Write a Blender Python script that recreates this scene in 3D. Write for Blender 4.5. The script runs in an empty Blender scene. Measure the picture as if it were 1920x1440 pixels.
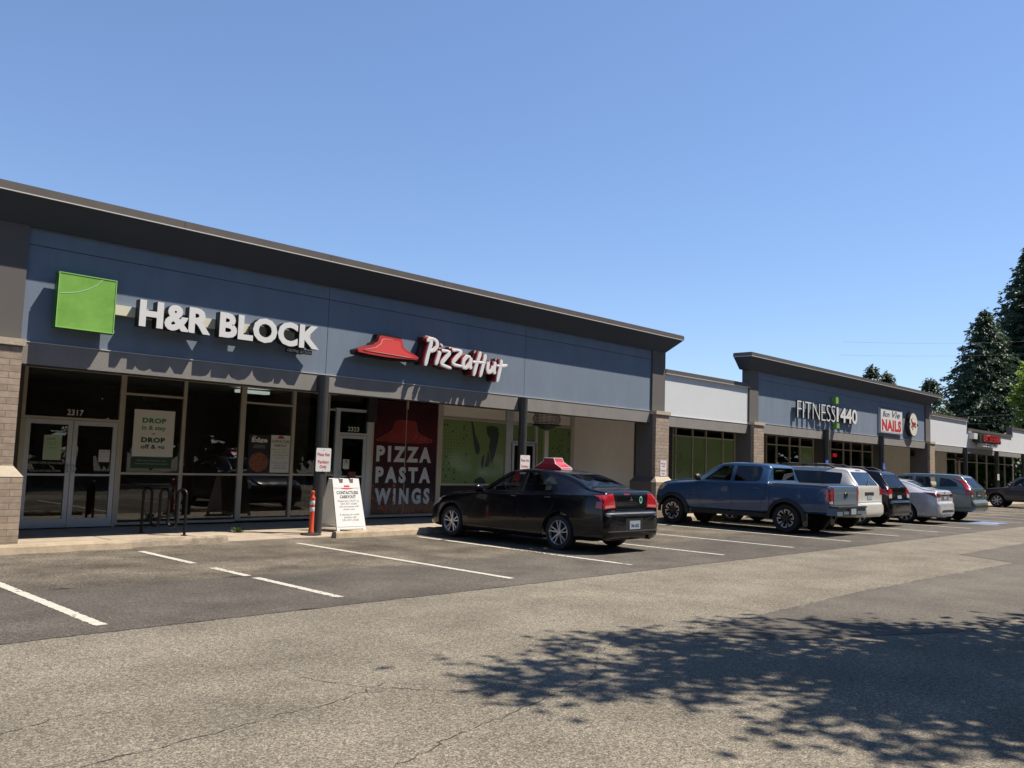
import bpy, bmesh, math, random
from mathutils import Vector, Matrix
from mathutils.bvhtree import BVHTree
R = random.Random(7)
SC = bpy.context.scene
COL = SC.collection
# ---------------------------------------------------------------- camera, sky, sun
CH = 1.6
RX = Vector((0.6931610730, -0.7200328058, 0.0328707371))
DN = Vector((0.0868065307, 0.0381208114, -0.9954955700))
FW = Vector((0.7155364093, 0.6928921722, 0.0889274124))
cam = bpy.data.objects.new('camera', bpy.data.cameras.new('camera'))
COL.objects.link(cam)
cam.matrix_world = Matrix(((RX.x, -DN.x, -FW.x, 0), (RX.y, -DN.y, -FW.y, 0), (RX.z, -DN.z, -FW.z, CH), (0, 0, 0, 1)))
cam.data.sensor_width = 36; cam.data.lens = 36 * 1611.46 / 1920
cam.data.clip_start = .1; cam.data.clip_end = 3000
SC.camera = cam
SUN = Vector((1.27, -1.0, 2.68)).normalized()
W = bpy.data.worlds.new('World'); SC.world = W; W.use_nodes = True
nt = W.node_tree
sky = nt.nodes.new('ShaderNodeTexSky'); sky.sky_type = 'NISHITA'; sky.sun_disc = False
sky.sun_elevation = math.asin(SUN.z); sky.sun_rotation = math.atan2(SUN.x, SUN.y)
sky.air_density = 1.0; sky.dust_density = 0.0; sky.ozone_density = 6.0
bg = nt.nodes['Background']; bg.inputs['Strength'].default_value = 0.105
gm = nt.nodes.new('ShaderNodeGamma'); gm.inputs[1].default_value = .8
wb = nt.nodes.new('ShaderNodeMix'); wb.data_type = 'RGBA'; wb.blend_type = 'MULTIPLY'; wb.inputs[0].default_value = 1; wb.inputs[7].default_value = (1.0, 1.05, 1.19, 1)   # white balance of the sky
nt.links.new(sky.outputs[0], gm.inputs[0]); nt.links.new(gm.outputs[0], wb.inputs[6]); nt.links.new(wb.outputs[2], bg.inputs[0])
sl = bpy.data.lights.new('sun', 'SUN'); sl.energy = 5.0; sl.angle = math.radians(.53); sl.color = (1, .9, .76)
so = bpy.data.objects.new('sun', sl); COL.objects.link(so)
so.rotation_euler = SUN.to_track_quat('Z', 'Y').to_euler()
so.location = (0, 0, 60)
SC.view_settings.view_transform = 'Standard'; SC.view_settings.look = 'None'
SC.view_settings.exposure = .865; SC.view_settings.gamma = 1

# ---------------------------------------------------------------- materials
def s2l(c):
    return tuple(((v / 255) / 12.92 if v / 255 <= .04045 else ((v / 255 + .055) / 1.055) ** 2.4) for v in c)
MC = {}
KA = .7     # overall reflectance level that goes with the exposure
SHADED = ('green_window_film', 'film_dark', 'pale_dot', 'beige_glazed_panel', 'bronze_aluminium', 'silver_aluminium', 'interior_wall', 'interior_dark', 'interior_ceiling', 'mural_red', 'mural_white', 'mural_pink', 'mural_bubble', 'mural_bubble_dark', 'poster_paper', 'grey_print', 'pizza_print', 'pale_green_paper', 'white_paper', 'blue_truck_paint', 'tail_lamp', 'car_seat', 'alloy', 'chrome', 'maroon', 'green_print', 'sign_red')
def pm(name, col, rough=.6, metal=0, var=0, vs=4, bump=0, bs=60, coat=0, spec=.5, emit=0, stretch=None, k=None):
    if name in MC: return MC[name]
    k = k or (1.0 if emit or name in SHADED else KA); col = tuple(min(.9, v * k) for v in col)
    m = bpy.data.materials.new(name); m.use_nodes = True; MC[name] = m
    n = m.node_tree.nodes; l = m.node_tree.links; p = n['Principled BSDF']
    p.inputs['Base Color'].default_value = (*col, 1); p.inputs['Roughness'].default_value = rough
    p.inputs['Metallic'].default_value = metal; p.inputs['Coat Weight'].default_value = coat
    p.inputs['Coat Roughness'].default_value = .04
    p.inputs['Specular IOR Level'].default_value = spec
    if emit:
        p.inputs['Emission Color'].default_value = (*col, 1); p.inputs['Emission Strength'].default_value = emit
    tc = n.new('ShaderNodeTexCoord') if (var or bump) else None
    vec = tc.outputs['Object'] if tc else None
    if stretch and tc:
        mp = n.new('ShaderNodeMapping'); mp.inputs['Scale'].default_value = stretch
        l.new(vec, mp.inputs[0]); vec = mp.outputs[0]
    if var:
        t = n.new('ShaderNodeTexNoise'); t.inputs['Scale'].default_value = vs; t.inputs['Detail'].default_value = 6
        t.inputs['Roughness'].default_value = .65
        l.new(vec, t.inputs['Vector'])
        r = n.new('ShaderNodeMapRange'); r.inputs[1].default_value = .3; r.inputs[2].default_value = .7
        r.inputs[3].default_value = 1 - var; r.inputs[4].default_value = 1 + var
        l.new(t.outputs[0], r.inputs[0])
        mx = n.new('ShaderNodeMix'); mx.data_type = 'RGBA'; mx.blend_type = 'MULTIPLY'; mx.inputs[0].default_value = 1
        mx.inputs[6].default_value = (*col, 1); l.new(r.outputs[0], mx.inputs[7]); l.new(mx.outputs[2], p.inputs['Base Color'])
        r2 = n.new('ShaderNodeMapRange'); r2.inputs[3].default_value = max(0, rough - .12); r2.inputs[4].default_value = min(1, rough + .12)
        l.new(t.outputs[0], r2.inputs[0]); l.new(r2.outputs[0], p.inputs['Roughness'])
    if bump:
        t = n.new('ShaderNodeTexNoise'); t.inputs['Scale'].default_value = bs; t.inputs['Detail'].default_value = 4
        l.new(vec, t.inputs['Vector'])
        b = n.new('ShaderNodeBump'); b.inputs['Strength'].default_value = bump; b.inputs['Distance'].default_value = .01
        l.new(t.outputs[0], b.inputs['Height']); l.new(b.outputs[0], p.inputs['Normal'])
    return m

def glass_mat(name, tint, refl=1.0, rough=0.0, wave=0.0):
    if name in MC: return MC[name]
    m = bpy.data.materials.new(name); m.use_nodes = True; MC[name] = m
    n = m.node_tree.nodes; l = m.node_tree.links; n.remove(n['Principled BSDF'])
    o = n['Material Output']; tr = n.new('ShaderNodeBsdfTransparent'); tr.inputs[0].default_value = (*tint, 1)
    g = n.new('ShaderNodeBsdfGlossy'); g.inputs['Roughness'].default_value = rough
    f = n.new('ShaderNodeFresnel'); f.inputs[0].default_value = 1.5
    mu = n.new('ShaderNodeMath'); mu.operation = 'MULTIPLY'; mu.inputs[1].default_value = 1.4 * refl; mu.use_clamp = True
    mix = n.new('ShaderNodeMixShader')
    if wave:
        tc = n.new('ShaderNodeTexCoord'); t = n.new('ShaderNodeTexNoise'); t.inputs['Scale'].default_value = .8; t.inputs['Detail'].default_value = 1
        l.new(tc.outputs['Object'], t.inputs['Vector'])
        b = n.new('ShaderNodeBump'); b.inputs['Strength'].default_value = wave; b.inputs['Distance'].default_value = .02
        l.new(t.outputs[0], b.inputs['Height']); l.new(b.outputs[0], g.inputs['Normal'])
    l.new(f.outputs[0], mu.inputs[0]); l.new(mu.outputs[0], mix.inputs[0])
    l.new(tr.outputs[0], mix.inputs[1]); l.new(g.outputs[0], mix.inputs[2]); l.new(mix.outputs[0], o.inputs[0])
    return m

def brick_mat(name, c1, c2, mortar):
    m = bpy.data.materials.new(name); m.use_nodes = True
    n = m.node_tree.nodes; l = m.node_tree.links; p = n['Principled BSDF']; p.inputs['Roughness'].default_value = .9
    tc = n.new('ShaderNodeTexCoord'); sx = n.new('ShaderNodeSeparateXYZ'); l.new(tc.outputs['Object'], sx.inputs[0])
    ad = n.new('ShaderNodeMath'); l.new(sx.outputs[0], ad.inputs[0]); l.new(sx.outputs[1], ad.inputs[1])
    cb = n.new('ShaderNodeCombineXYZ'); l.new(ad.outputs[0], cb.inputs[0]); l.new(sx.outputs[2], cb.inputs[1])
    b = n.new('ShaderNodeTexBrick'); b.inputs['Scale'].default_value = 1; b.inputs['Brick Width'].default_value = .34
    b.inputs['Row Height'].default_value = .1005; b.inputs['Mortar Size'].default_value = .008
    b.inputs['Color1'].default_value = (*[v * KA for v in c1], 1); b.inputs['Color2'].default_value = (*[v * KA for v in c2], 1); b.inputs['Mortar'].default_value = (*[v * KA for v in mortar], 1)
    b.inputs['Mortar Smooth'].default_value = .2
    b.inputs['Bias'].default_value = -.1; l.new(cb.outputs[0], b.inputs['Vector'])
    t = n.new('ShaderNodeTexNoise'); t.inputs['Scale'].default_value = 9; t.inputs['Detail'].default_value = 8
    l.new(tc.outputs['Object'], t.inputs['Vector'])
    r = n.new('ShaderNodeMapRange'); r.inputs[1].default_value = .3; r.inputs[2].default_value = .7; r.inputs[3].default_value = .8; r.inputs[4].default_value = 1.15
    l.new(t.outputs[0], r.inputs[0])
    mx = n.new('ShaderNodeMix'); mx.data_type = 'RGBA'; mx.blend_type = 'MULTIPLY'; mx.inputs[0].default_value = 1
    l.new(b.outputs[0], mx.inputs[6]); l.new(r.outputs[0], mx.inputs[7]); l.new(mx.outputs[2], p.inputs['Base Color'])
    bp = n.new('ShaderNodeBump'); bp.inputs['Strength'].default_value = .6; bp.inputs['Distance'].default_value = .012; bp.invert = True
    l.new(b.outputs['Fac'], bp.inputs['Height'])
    b2 = n.new('ShaderNodeBump'); b2.inputs['Strength'].default_value = .25; b2.inputs['Distance'].default_value = .01
    t2 = n.new('ShaderNodeTexNoise'); t2.inputs['Scale'].default_value = 90; l.new(tc.outputs['Object'], t2.inputs['Vector'])
    l.new(t2.outputs[0], b2.inputs['Height']); l.new(bp.outputs[0], b2.inputs['Normal']); l.new(b2.outputs[0], p.inputs['Normal'])
    return m

def asphalt_mat(name, lo, mid, hi, scale=80, contrast=1, stain=.25, bump=.5, warm=(1, .96, .9)):
    lo, mid, hi = lo * KA, mid * KA, hi * KA
    m = bpy.data.materials.new(name); m.use_nodes = True
    n = m.node_tree.nodes; l = m.node_tree.links; p = n['Principled BSDF']; p.inputs['Roughness'].default_value = .92
    p.inputs['Specular IOR Level'].default_value = .25
    tc = n.new('ShaderNodeTexCoord')
    v = n.new('ShaderNodeTexVoronoi'); v.inputs['Scale'].default_value = scale; l.new(tc.outputs['Object'], v.inputs['Vector'])
    sp = n.new('ShaderNodeSeparateColor'); l.new(v.outputs['Color'], sp.inputs[0])
    cr = n.new('ShaderNodeValToRGB'); e = cr.color_ramp.elements
    e[0].position = 0; e[0].color = (*[lo * w for w in warm], 1); e[1].position = 1; e[1].color = (*[hi * w for w in warm], 1)
    for pos, c in ((.28, lo * 1.4), (.5, mid), (.8, mid * 1.35)):
        x = e.new(pos); x.color = (*[c * w for w in warm], 1)
    l.new(sp.outputs[0], cr.inputs[0])
    cur = cr.outputs[0]
    def mul(cur, sc, det, a, b, f0=.35, f1=.65, dist=0, stretch=None):
        t = n.new('ShaderNodeTexNoise'); t.inputs['Scale'].default_value = sc; t.inputs['Detail'].default_value = det
        t.inputs['Roughness'].default_value = .6; t.inputs['Distortion'].default_value = dist
        if stretch:
            mp = n.new('ShaderNodeMapping'); mp.inputs['Scale'].default_value = stretch; l.new(tc.outputs['Object'], mp.inputs[0]); l.new(mp.outputs[0], t.inputs['Vector'])
        else: l.new(tc.outputs['Object'], t.inputs['Vector'])
        r = n.new('ShaderNodeMapRange'); r.inputs[1].default_value = f0; r.inputs[2].default_value = f1; r.inputs[3].default_value = a; r.inputs[4].default_value = b
        l.new(t.outputs[0], r.inputs[0])
        mx = n.new('ShaderNodeMix'); mx.data_type = 'RGBA'; mx.blend_type = 'MULTIPLY'; mx.inputs[0].default_value = 1
        l.new(cur, mx.inputs[6]); l.new(r.outputs[0], mx.inputs[7]); return mx.outputs[2]
    cur = mul(cur, 26, 5, .78, 1.2)
    cur = mul(cur, 1.1, 6, 1 - stain, 1 + stain * .5)
    cur = mul(cur, .28, 4, 1 - stain * .8, 1 + stain * .5, stretch=(.5, 1.4, 1))
    l.new(cur, p.inputs['Base Color'])
    b = n.new('ShaderNodeBump'); b.inputs['Strength'].default_value = bump; b.inputs['Distance'].default_value = .006
    l.new(v.outputs['Distance'], b.inputs['Height']); b.invert = True
    l.new(b.outputs[0], p.inputs['Normal'])
    return m

M_old = asphalt_mat('aggregate_asphalt', .095, .195, .37, 115, stain=.2, bump=.35, warm=(1.12, 1.0, .79))
M_new = asphalt_mat('newer_asphalt', .06, .108, .21, 120, stain=.26, bump=.3, warm=(1.04, .93, .79))
M_stall = asphalt_mat('stall_asphalt', .06, .14, .30, 100, stain=.45, warm=(1.1, .95, .74))
M_patch = asphalt_mat('patch_asphalt', .08, .125, .2, 130, stain=.18, bump=.25, warm=(1.05, .95, .8))
M_conc = pm('concrete', (.42, .35, .27), .9, var=.22, vs=2.5, bump=.4, bs=70)
M_curb = pm('kerb_concrete', (.46, .37, .26), .92, var=.2, vs=5, bump=.6, bs=50)
M_curb2 = pm('weathered_concrete', (.34, .28, .21), .92, var=.35, vs=7, bump=.8, bs=45)
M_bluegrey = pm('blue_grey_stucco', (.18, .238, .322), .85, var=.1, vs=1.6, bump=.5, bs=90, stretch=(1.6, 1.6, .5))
M_beam = pm('taupe_stucco', (.26, .245, .235), .88, var=.12, vs=2, bump=.5, bs=90, stretch=(1.5, 1.5, .6))
M_brown = pm('dark_brown_stucco', (.132, .122, .118), .88, var=.06, vs=3, bump=.35, bs=110)
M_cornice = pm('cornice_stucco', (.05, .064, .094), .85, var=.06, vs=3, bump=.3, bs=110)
M_fascia = pm('fascia_metal', (.125, .108, .1), .5, var=.06, vs=2)
M_lip = pm('light_metal_lip', (.75, .74, .72), .4)
M_white = pm('white_stucco', (.71, .74, .78), .88, var=.03, vs=1.2, bump=.45, bs=90)
M_brick = brick_mat('tan_brick', (.44, .345, .265), (.34, .265, .205), (.27, .215, .165))  # mortar tone darkened to include the shadow in the joints
M_capstone = pm('cap_stone', (.5, .43, .33), .9, var=.15, vs=8, bump=.5, bs=40)
M_frame = pm('bronze_aluminium', (.42, .39, .33), .45, .3, var=.08, vs=3)
M_silver = pm('silver_aluminium', (.46, .5, .56), .4, .4, var=.06, vs=3)
M_dark = pm('dark_metal', (.018, .018, .02), .45)
M_black = pm('black_paint', (.012, .012, .013), .4)
M_joint = pm('dark_joint', (.02, .022, .028), .9)
M_pole = pm('grey_painted_pole', (.04, .04, .04), .5, var=.15, vs=3)
M_soffit = pm('soffit', (.11, .1, .09), .9, var=.05)
M_glass = glass_mat('storefront_glass', (.66, .7, .7), 1.15, 0, .06)
M_film = pm('green_window_film', (.145, .225, .09), .12, var=.04, vs=2, spec=.6)
M_beige = pm('beige_glazed_panel', (.66, .635, .60), .16, var=.06, vs=1.2, spec=.5)
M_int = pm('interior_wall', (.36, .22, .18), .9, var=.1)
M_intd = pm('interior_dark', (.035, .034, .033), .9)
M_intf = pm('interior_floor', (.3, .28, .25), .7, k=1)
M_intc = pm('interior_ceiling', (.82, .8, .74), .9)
M_paint = pm('white_road_paint', (.56, .53, .46), .85, var=.16, vs=14, bump=.5, bs=90)
M_signw = pm('sign_white', (.8, .8, .8), .4)
M_red = pm('sign_red', (.42, .035, .04), .4)
M_redd = pm('sign_dark_red', (.05, .005, .008), .5)
M_letter = pm('letter_white_acrylic', (.82, .83, .84), .35)
M_signgreen = pm('green_acrylic', (.25, .52, .105), .3, var=.14, vs=3, bump=.05, bs=5)
M_greenside = pm('green_trim', (.05, .16, .03), .4)
M_cream = pm('cream_raceway', (.78, .74, .6), .6)
M_navy = pm('navy', (.02, .035, .12), .5)
M_txt = pm('black_print', (.02, .02, .022), .6)
M_grtxt = pm('green_print', (.03, .2, .06), .5)
M_dgreen = pm('dark_green_print', (.012, .075, .04), .5)
M_grey = pm('grey_print', (.25, .25, .26), .6)
M_paper = pm('poster_paper', (.62, .62, .58), .5)
M_orange = pm('orange_plastic', (.75, .09, .03), .45, var=.08, vs=12)
M_rubber = pm('rubber', (.016, .016, .017), .85, var=.2, vs=10)
M_leafd = None

# ---------------------------------------------------------------- mesh helpers
class MB:
    def __init__(s): s.v = []; s.f = []; s.m = []
    def add(s, vs, fs, mi=0):
        b = len(s.v); s.v += [tuple(v) for v in vs]
        for f in fs: s.f.append([b + i for i in f]); s.m.append(mi)
        return s
    def box(s, x0, x1, y0, y1, z0, z1, mi=0):
        return s.add([(x0, y0, z0), (x1, y0, z0), (x1, y1, z0), (x0, y1, z0), (x0, y0, z1), (x1, y0, z1), (x1, y1, z1), (x0, y1, z1)],
                     [(3, 2, 1, 0), (4, 5, 6, 7), (0, 1, 5, 4), (1, 2, 6, 5), (2, 3, 7, 6), (3, 0, 4, 7)], mi)
    def frustum(s, a, b, mi=0):   # a,b = (x0,x1,y0,y1,z)
        q = lambda r: [(r[0], r[2], r[4]), (r[1], r[2], r[4]), (r[1], r[3], r[4]), (r[0], r[3], r[4])]
        return s.add(q(a) + q(b), [(3, 2, 1, 0), (4, 5, 6, 7), (0, 1, 5, 4), (1, 2, 6, 5), (2, 3, 7, 6), (3, 0, 4, 7)], mi)
    def prism(s, poly, O, U, V, N, d, mi=0, mside=None):   # polygon in (U,V), front at d along N
        n = len(poly)
        a = [O + U * p[0] + V * p[1] for p in poly]; b = [p + N * d for p in a]
        s.add(a + b, [list(range(n))[::-1]] , mi); base = len(s.v) - 2 * n
        s.f.append([base + n + i for i in range(n)]); s.m.append(mi)
        for i in range(n):
            j = (i + 1) % n; s.f.append([base + i, base + j, base + n + j, base + n + i]); s.m.append(mi if mside is None else mside)
        return s
    def tube(s, pts, r, n=8, mi=0, cap=True, flat=None):
        pts = [Vector(p) for p in pts]; rs = r if isinstance(r, (list, tuple)) else [r] * len(pts)
        rings = []; prev = None
        for i, p in enumerate(pts):
            t = (pts[min(i + 1, len(pts) - 1)] - pts[max(i - 1, 0)]).normalized()
            if flat is not None: a = flat
            else:
                a = prev if prev is not None else (Vector((0, 0, 1)) if abs(t.z) < .9 else Vector((1, 0, 0)))
            u = (a - t * a.dot(t)).normalized(); w = t.cross(u); prev = u
            k = 1
            rings.append([p + (u * math.cos(2 * math.pi * q / n) * k + w * math.sin(2 * math.pi * q / n)) * rs[i] for q in range(n)])
        base = len(s.v)
        for g in rings: s.v += [tuple(x) for x in g]
        for i in range(len(rings) - 1):
            for q in range(n):
                q2 = (q + 1) % n
                s.f.append([base + i * n + q, base + i * n + q2, base + (i + 1) * n + q2, base + (i + 1) * n + q]); s.m.append(mi)
        if cap:
            s.f.append([base + q for q in range(n)][::-1]); s.m.append(mi)
            s.f.append([base + (len(rings) - 1) * n + q for q in range(n)]); s.m.append(mi)
        return s
    def lathe(s, prof, O, A, n=24, mi=0):   # prof: (r, t) ; A axis
        O = Vector(O); A = Vector(A).normalized(); U = (Vector((0, 0, 1)) if abs(A.z) < .9 else Vector((1, 0, 0))); U = (U - A * U.dot(A)).normalized(); Wv = A.cross(U)
        base = len(s.v)
        for r, t in prof:
            for q in range(n):
                a = 2 * math.pi * q / n; s.v.append(tuple(O + A * t + (U * math.cos(a) + Wv * math.sin(a)) * r))
        for i in range(len(prof) - 1):
            for q in range(n):
                q2 = (q + 1) % n; s.f.append([base + i * n + q, base + i * n + q2, base + (i + 1) * n + q2, base + (i + 1) * n + q]); s.m.append(mi)
        return s
    def build(s, name, mats, parent=None, smooth=None, world=True):
        me = bpy.data.meshes.new(name); me.from_pydata(s.v, [], s.f)
        mats = mats if isinstance(mats, (list, tuple)) else [mats]
        for m in mats: me.materials.append(m)
        if len(mats) > 1: me.polygons.foreach_set('material_index', s.m)
        me.validate(); me.update()
        return link(name, me, parent, smooth, world)

def smooth_by(me, deg):
    bm = bmesh.new(); bm.from_mesh(me); c = math.radians(deg)
    for f in bm.faces: f.smooth = True
    for e in bm.edges:
        e.smooth = not (len(e.link_faces) != 2 or e.calc_face_angle(0) > c)
    bm.to_mesh(me); bm.free()
def fixnormals(me):
    bm = bmesh.new(); bm.from_mesh(me); bmesh.ops.recalc_face_normals(bm, faces=bm.faces); bm.to_mesh(me); bm.free()
LOC = {}
def link(name, me, parent=None, smooth=None, world=True):
    fixnormals(me)
    if smooth: smooth_by(me, smooth)
    o = bpy.data.objects.new(name, me); COL.objects.link(o)
    if parent:
        o.parent = parent
        if world:
            o.matrix_parent_inverse = Matrix.Translation(-root_loc(parent))
    return o
def root_loc(p):
    return LOC.get(p.name, Vector((0, 0, 0)))
def thing(name, label, cat, loc=(0, 0, 0), rz=0, group=None):
    o = bpy.data.objects.new(name, None); COL.objects.link(o); o.location = loc; o.rotation_euler.z = rz
    o.empty_display_size = .2
    LOC[o.name] = Vector(loc); o['label'] = label; o['category'] = cat
    if group: o['group'] = group
    return o
def tag(o, label, cat, group=None):
    o['label'] = label; o['category'] = cat
    if group: o['group'] = group
    return o
def struct(o, label=None):
    o['kind'] = 'structure'
    if label: o['label'] = label; 
    return o
def sub(parent_obj, mb, name, mats, smooth=None):    # sub-part, same space as the part
    o = mb.build(name, mats, None, smooth); o.parent = parent_obj; return o

# ---------------------------------------------------------------- lettering
TC = {}
SPACE = [1.0]
def text_geo(s, bold=0, shear=0, res=3):
    k = (s, bold, shear, res, SPACE[0])
    if k in TC: return TC[k]
    c = bpy.data.curves.new('t', 'FONT'); c.body = s; c.offset = bold; c.shear = shear; c.extrude = .5; c.resolution_u = res
    c.space_character = (1 + bold * 1.5) * SPACE[0]
    o = bpy.data.objects.new('t', c); COL.objects.link(o)
    dg = bpy.context.evaluated_depsgraph_get(); me = bpy.data.meshes.new_from_object(o.evaluated_get(dg))
    bm = bmesh.new(); bm.from_mesh(me); bmesh.ops.remove_doubles(bm, verts=bm.verts, dist=1e-5)
    bm.verts.index_update()
    vs = [v.co.copy() for v in bm.verts]; fs = [[v.index for v in f.verts] for f in bm.faces]
    bm.free(); bpy.data.objects.remove(o); bpy.data.meshes.remove(me); bpy.data.curves.remove(c)
    TC[k] = (vs, fs); return TC[k]
def capH(bold=0):
    vs, _ = text_geo('H', bold); ys = [v.y for v in vs]; return min(ys), max(ys)
def put_text(mb, s, O, U, V, N, h, width=None, align='l', d=.004, bold=0, shear=0, mi=0, res=3, gap=0.0):
    vs, fs = text_geo(s, bold, shear, res); y0, y1 = capH(bold); sy = h / (y1 - y0)
    x0 = min(v.x for v in vs); x1 = max(v.x for v in vs); sx = (width / (x1 - x0)) if width else sy
    w = (x1 - x0) * sx; off = 0 if align == 'l' else (-w / 2 if align == 'c' else -w)
    P = [O + U * ((v.x - x0) * sx + off) + V * ((v.y - y0) * sy) + N * (gap + (v.z + .5) * d) for v in vs]
    mb.add(P, fs, mi); return w
UX, UZ, NY = Vector((1, 0, 0)), Vector((0, 0, 1)), Vector((0, -1, 0))
def wall_text(mb, s, x, z, y, h, width=None, align='l', d=.004, bold=0, shear=0, mi=0, res=3):
    return put_text(mb, s, Vector((x, y, z)), UX, UZ, NY, h, width, align, d, bold, shear, mi, res)

# ================================================================= GROUND
def sheet(name, poly, z, mat, jag=0, seg=.15):
    pts = []
    for i, p in enumerate(poly):
        q = poly[(i + 1) % len(poly)]; L = math.hypot(q[0] - p[0], q[1] - p[1]); n = max(1, int(L / seg)) if jag else 1
        for k in range(n):
            t = k / n; j = jag if 0 < k else 0
            pts.append((p[0] + (q[0] - p[0]) * t + R.uniform(-j, j), p[1] + (q[1] - p[1]) * t + R.uniform(-j, j), z))
    me = bpy.data.meshes.new(name); bm = bmesh.new(); f = bm.faces.new([bm.verts.new(p) for p in pts])
    bmesh.ops.triangulate(bm, faces=[f]); bm.to_mesh(me); bm.free(); me.materials.append(mat)
    o = link(name, me)
    for p in me.polygons:
        if p.normal.z < 0: p.flip()
    return struct(o)
mb = MB(); mb.add([(-600, -600, 0), (900, -600, 0), (900, 900, 0), (-600, 900, 0)], [(0, 1, 2, 3)])
struct(mb.build('ground', M_old), 'pale worn aggregate asphalt of the parking lot')
def jline(pts, jag, seg):
    out = []
    for i in range(len(pts) - 1):
        p, q = pts[i], pts[i + 1]; L = math.hypot(q[0] - p[0], q[1] - p[1]); n = max(1, int(L / seg))
        for k in range(n):
            t = k / n; out.append((p[0] + (q[0] - p[0]) * t, p[1] + (q[1] - p[1]) * t + R.gauss(0, jag)))
    out.append(pts[-1]); return out
edge = jline([(-12, 7.83), (2.2, 7.80), (8.1, 7.74), (16, 7.66), (34, 7.62), (60, 7.6)], .012, .12)
mid = jline([(60, 10.2), (20, 10.15), (10.7, 10.2), (8.6, 10.06), (6.07, 10.27), (3.3, 10.42), (-12, 10.5)], .025, .15)
sheet('parking_strip', edge + mid, .004, M_new)
sheet('parking_stalls', [(-12, 10.25), (60, 9.9), (60, 14.3), (-12, 14.3)], .002, M_stall)
patch = jline([(7.18, 4.54), (8.4, 4.65), (11.5, 4.73), (14.2, 4.68), (18.36, 4.5)], .025, .15) + [(19.1, 5.7)] + jline([(23.8, 5.7), (40, 5.7)], .02, .3) + [(40, 2.6), (18, 2.7)] + \
    jline([(11.5, 2.74), (9.94, 2.81), (7.92, 3.77)], .02, .15)
sheet('asphalt_patch', patch, .004, M_patch)
# cracks
def crack(pts, w, name='asphalt_crack'):
    P = []
    for i in range(len(pts) - 1):
        p, q = pts[i], pts[i + 1]; L = math.hypot(q[0] - p[0], q[1] - p[1]); n = max(1, int(L / .05))
        for k in range(n): t = k / n; P.append((p[0] + (q[0] - p[0]) * t + R.gauss(0, .012), p[1] + (q[1] - p[1]) * t + R.gauss(0, .012)))
    P.append(pts[-1]); vs = []; fs = []
    for i, p in enumerate(P):
        q = P[min(i + 1, len(P) - 1)]; o = P[max(i - 1, 0)]; dx, dy = q[0] - o[0], q[1] - o[1]; L = math.hypot(dx, dy) or 1
        ww = w * R.uniform(.25, 1) * (1 if R.random() > .12 else .15); vs += [(p[0] - dy / L * ww, p[1] + dx / L * ww, .003), (p[0] + dy / L * ww, p[1] - dx / L * ww, .003)]
    for i in range(len(P) - 1): fs.append((2 * i, 2 * i + 1, 2 * i + 3, 2 * i + 2))
    m = MB().add(vs, fs); o = m.build(name, M_crack); struct(o)
M_crack = pm('crack_tar', (.05, .045, .04), .95)
crack([(1.74, 4.61), (2.3, 4.66), (2.9, 4.75), (3.33, 4.76), (3.9, 4.95)], .006)
crack([(3.54, 5.46), (3.75, 4.95), (4.17, 4.5)], .005)
crack([(2.93, 3.59), (3.4, 3.75), (4.0, 3.85), (4.36, 3.93), (5.2, 4.1)], .007)
crack([(9.1, 7.49), (9.05, 6.3), (9.02, 4.79)], .006)
crack([(7.18, 4.54), (8.4, 4.65), (11.5, 4.73), (14.2, 4.68), (18.36, 4.5)], .012, 'asphalt_seam')
crack([(-3, 7.82), (2.2, 7.80), (8.1, 7.74), (16, 7.66), (34, 7.62)], .009, 'asphalt_seam')
crack([(-3, 10.45), (3.3, 10.42), (6.07, 10.27), (8.6, 10.06), (10.7, 10.2), (20, 10.15)], .006, 'asphalt_seam')
crack([(5.2, 4.1), (5.9, 4.6), (6.6, 4.9)], .004); crack([(1.6, 5.4), (1.9, 5.5), (2.3, 5.45)], .004)
# loose grit along the wheel stops
m = MB(); rr = random.Random(77)
for k in range(900):
    x = rr.uniform(-2, 24); y = 13.98 - abs(rr.gauss(0, .35)) if rr.random() < .7 else rr.uniform(8, 14); q = rr.uniform(.004, .013); z = .004
    a = rr.uniform(0, 6.28); P = [(x + q * math.cos(a + t), y + q * .8 * math.sin(a + t), z) for t in (0, 1.6, 3.1, 4.7)]
    m.add(P + [(x + rr.gauss(0, q * .2), y, z + q * rr.uniform(.6, 1.1))], [(0, 1, 4), (1, 2, 4), (2, 3, 4), (3, 0, 4)])
gr = m.build('gravel_debris', pm('grit', (.24, .21, .17), .95, var=.5, vs=40)); gr['kind'] = 'stuff'; gr['label'] = 'loose grit and small stones on the parking stalls'; gr['category'] = 'gravel'
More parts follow.
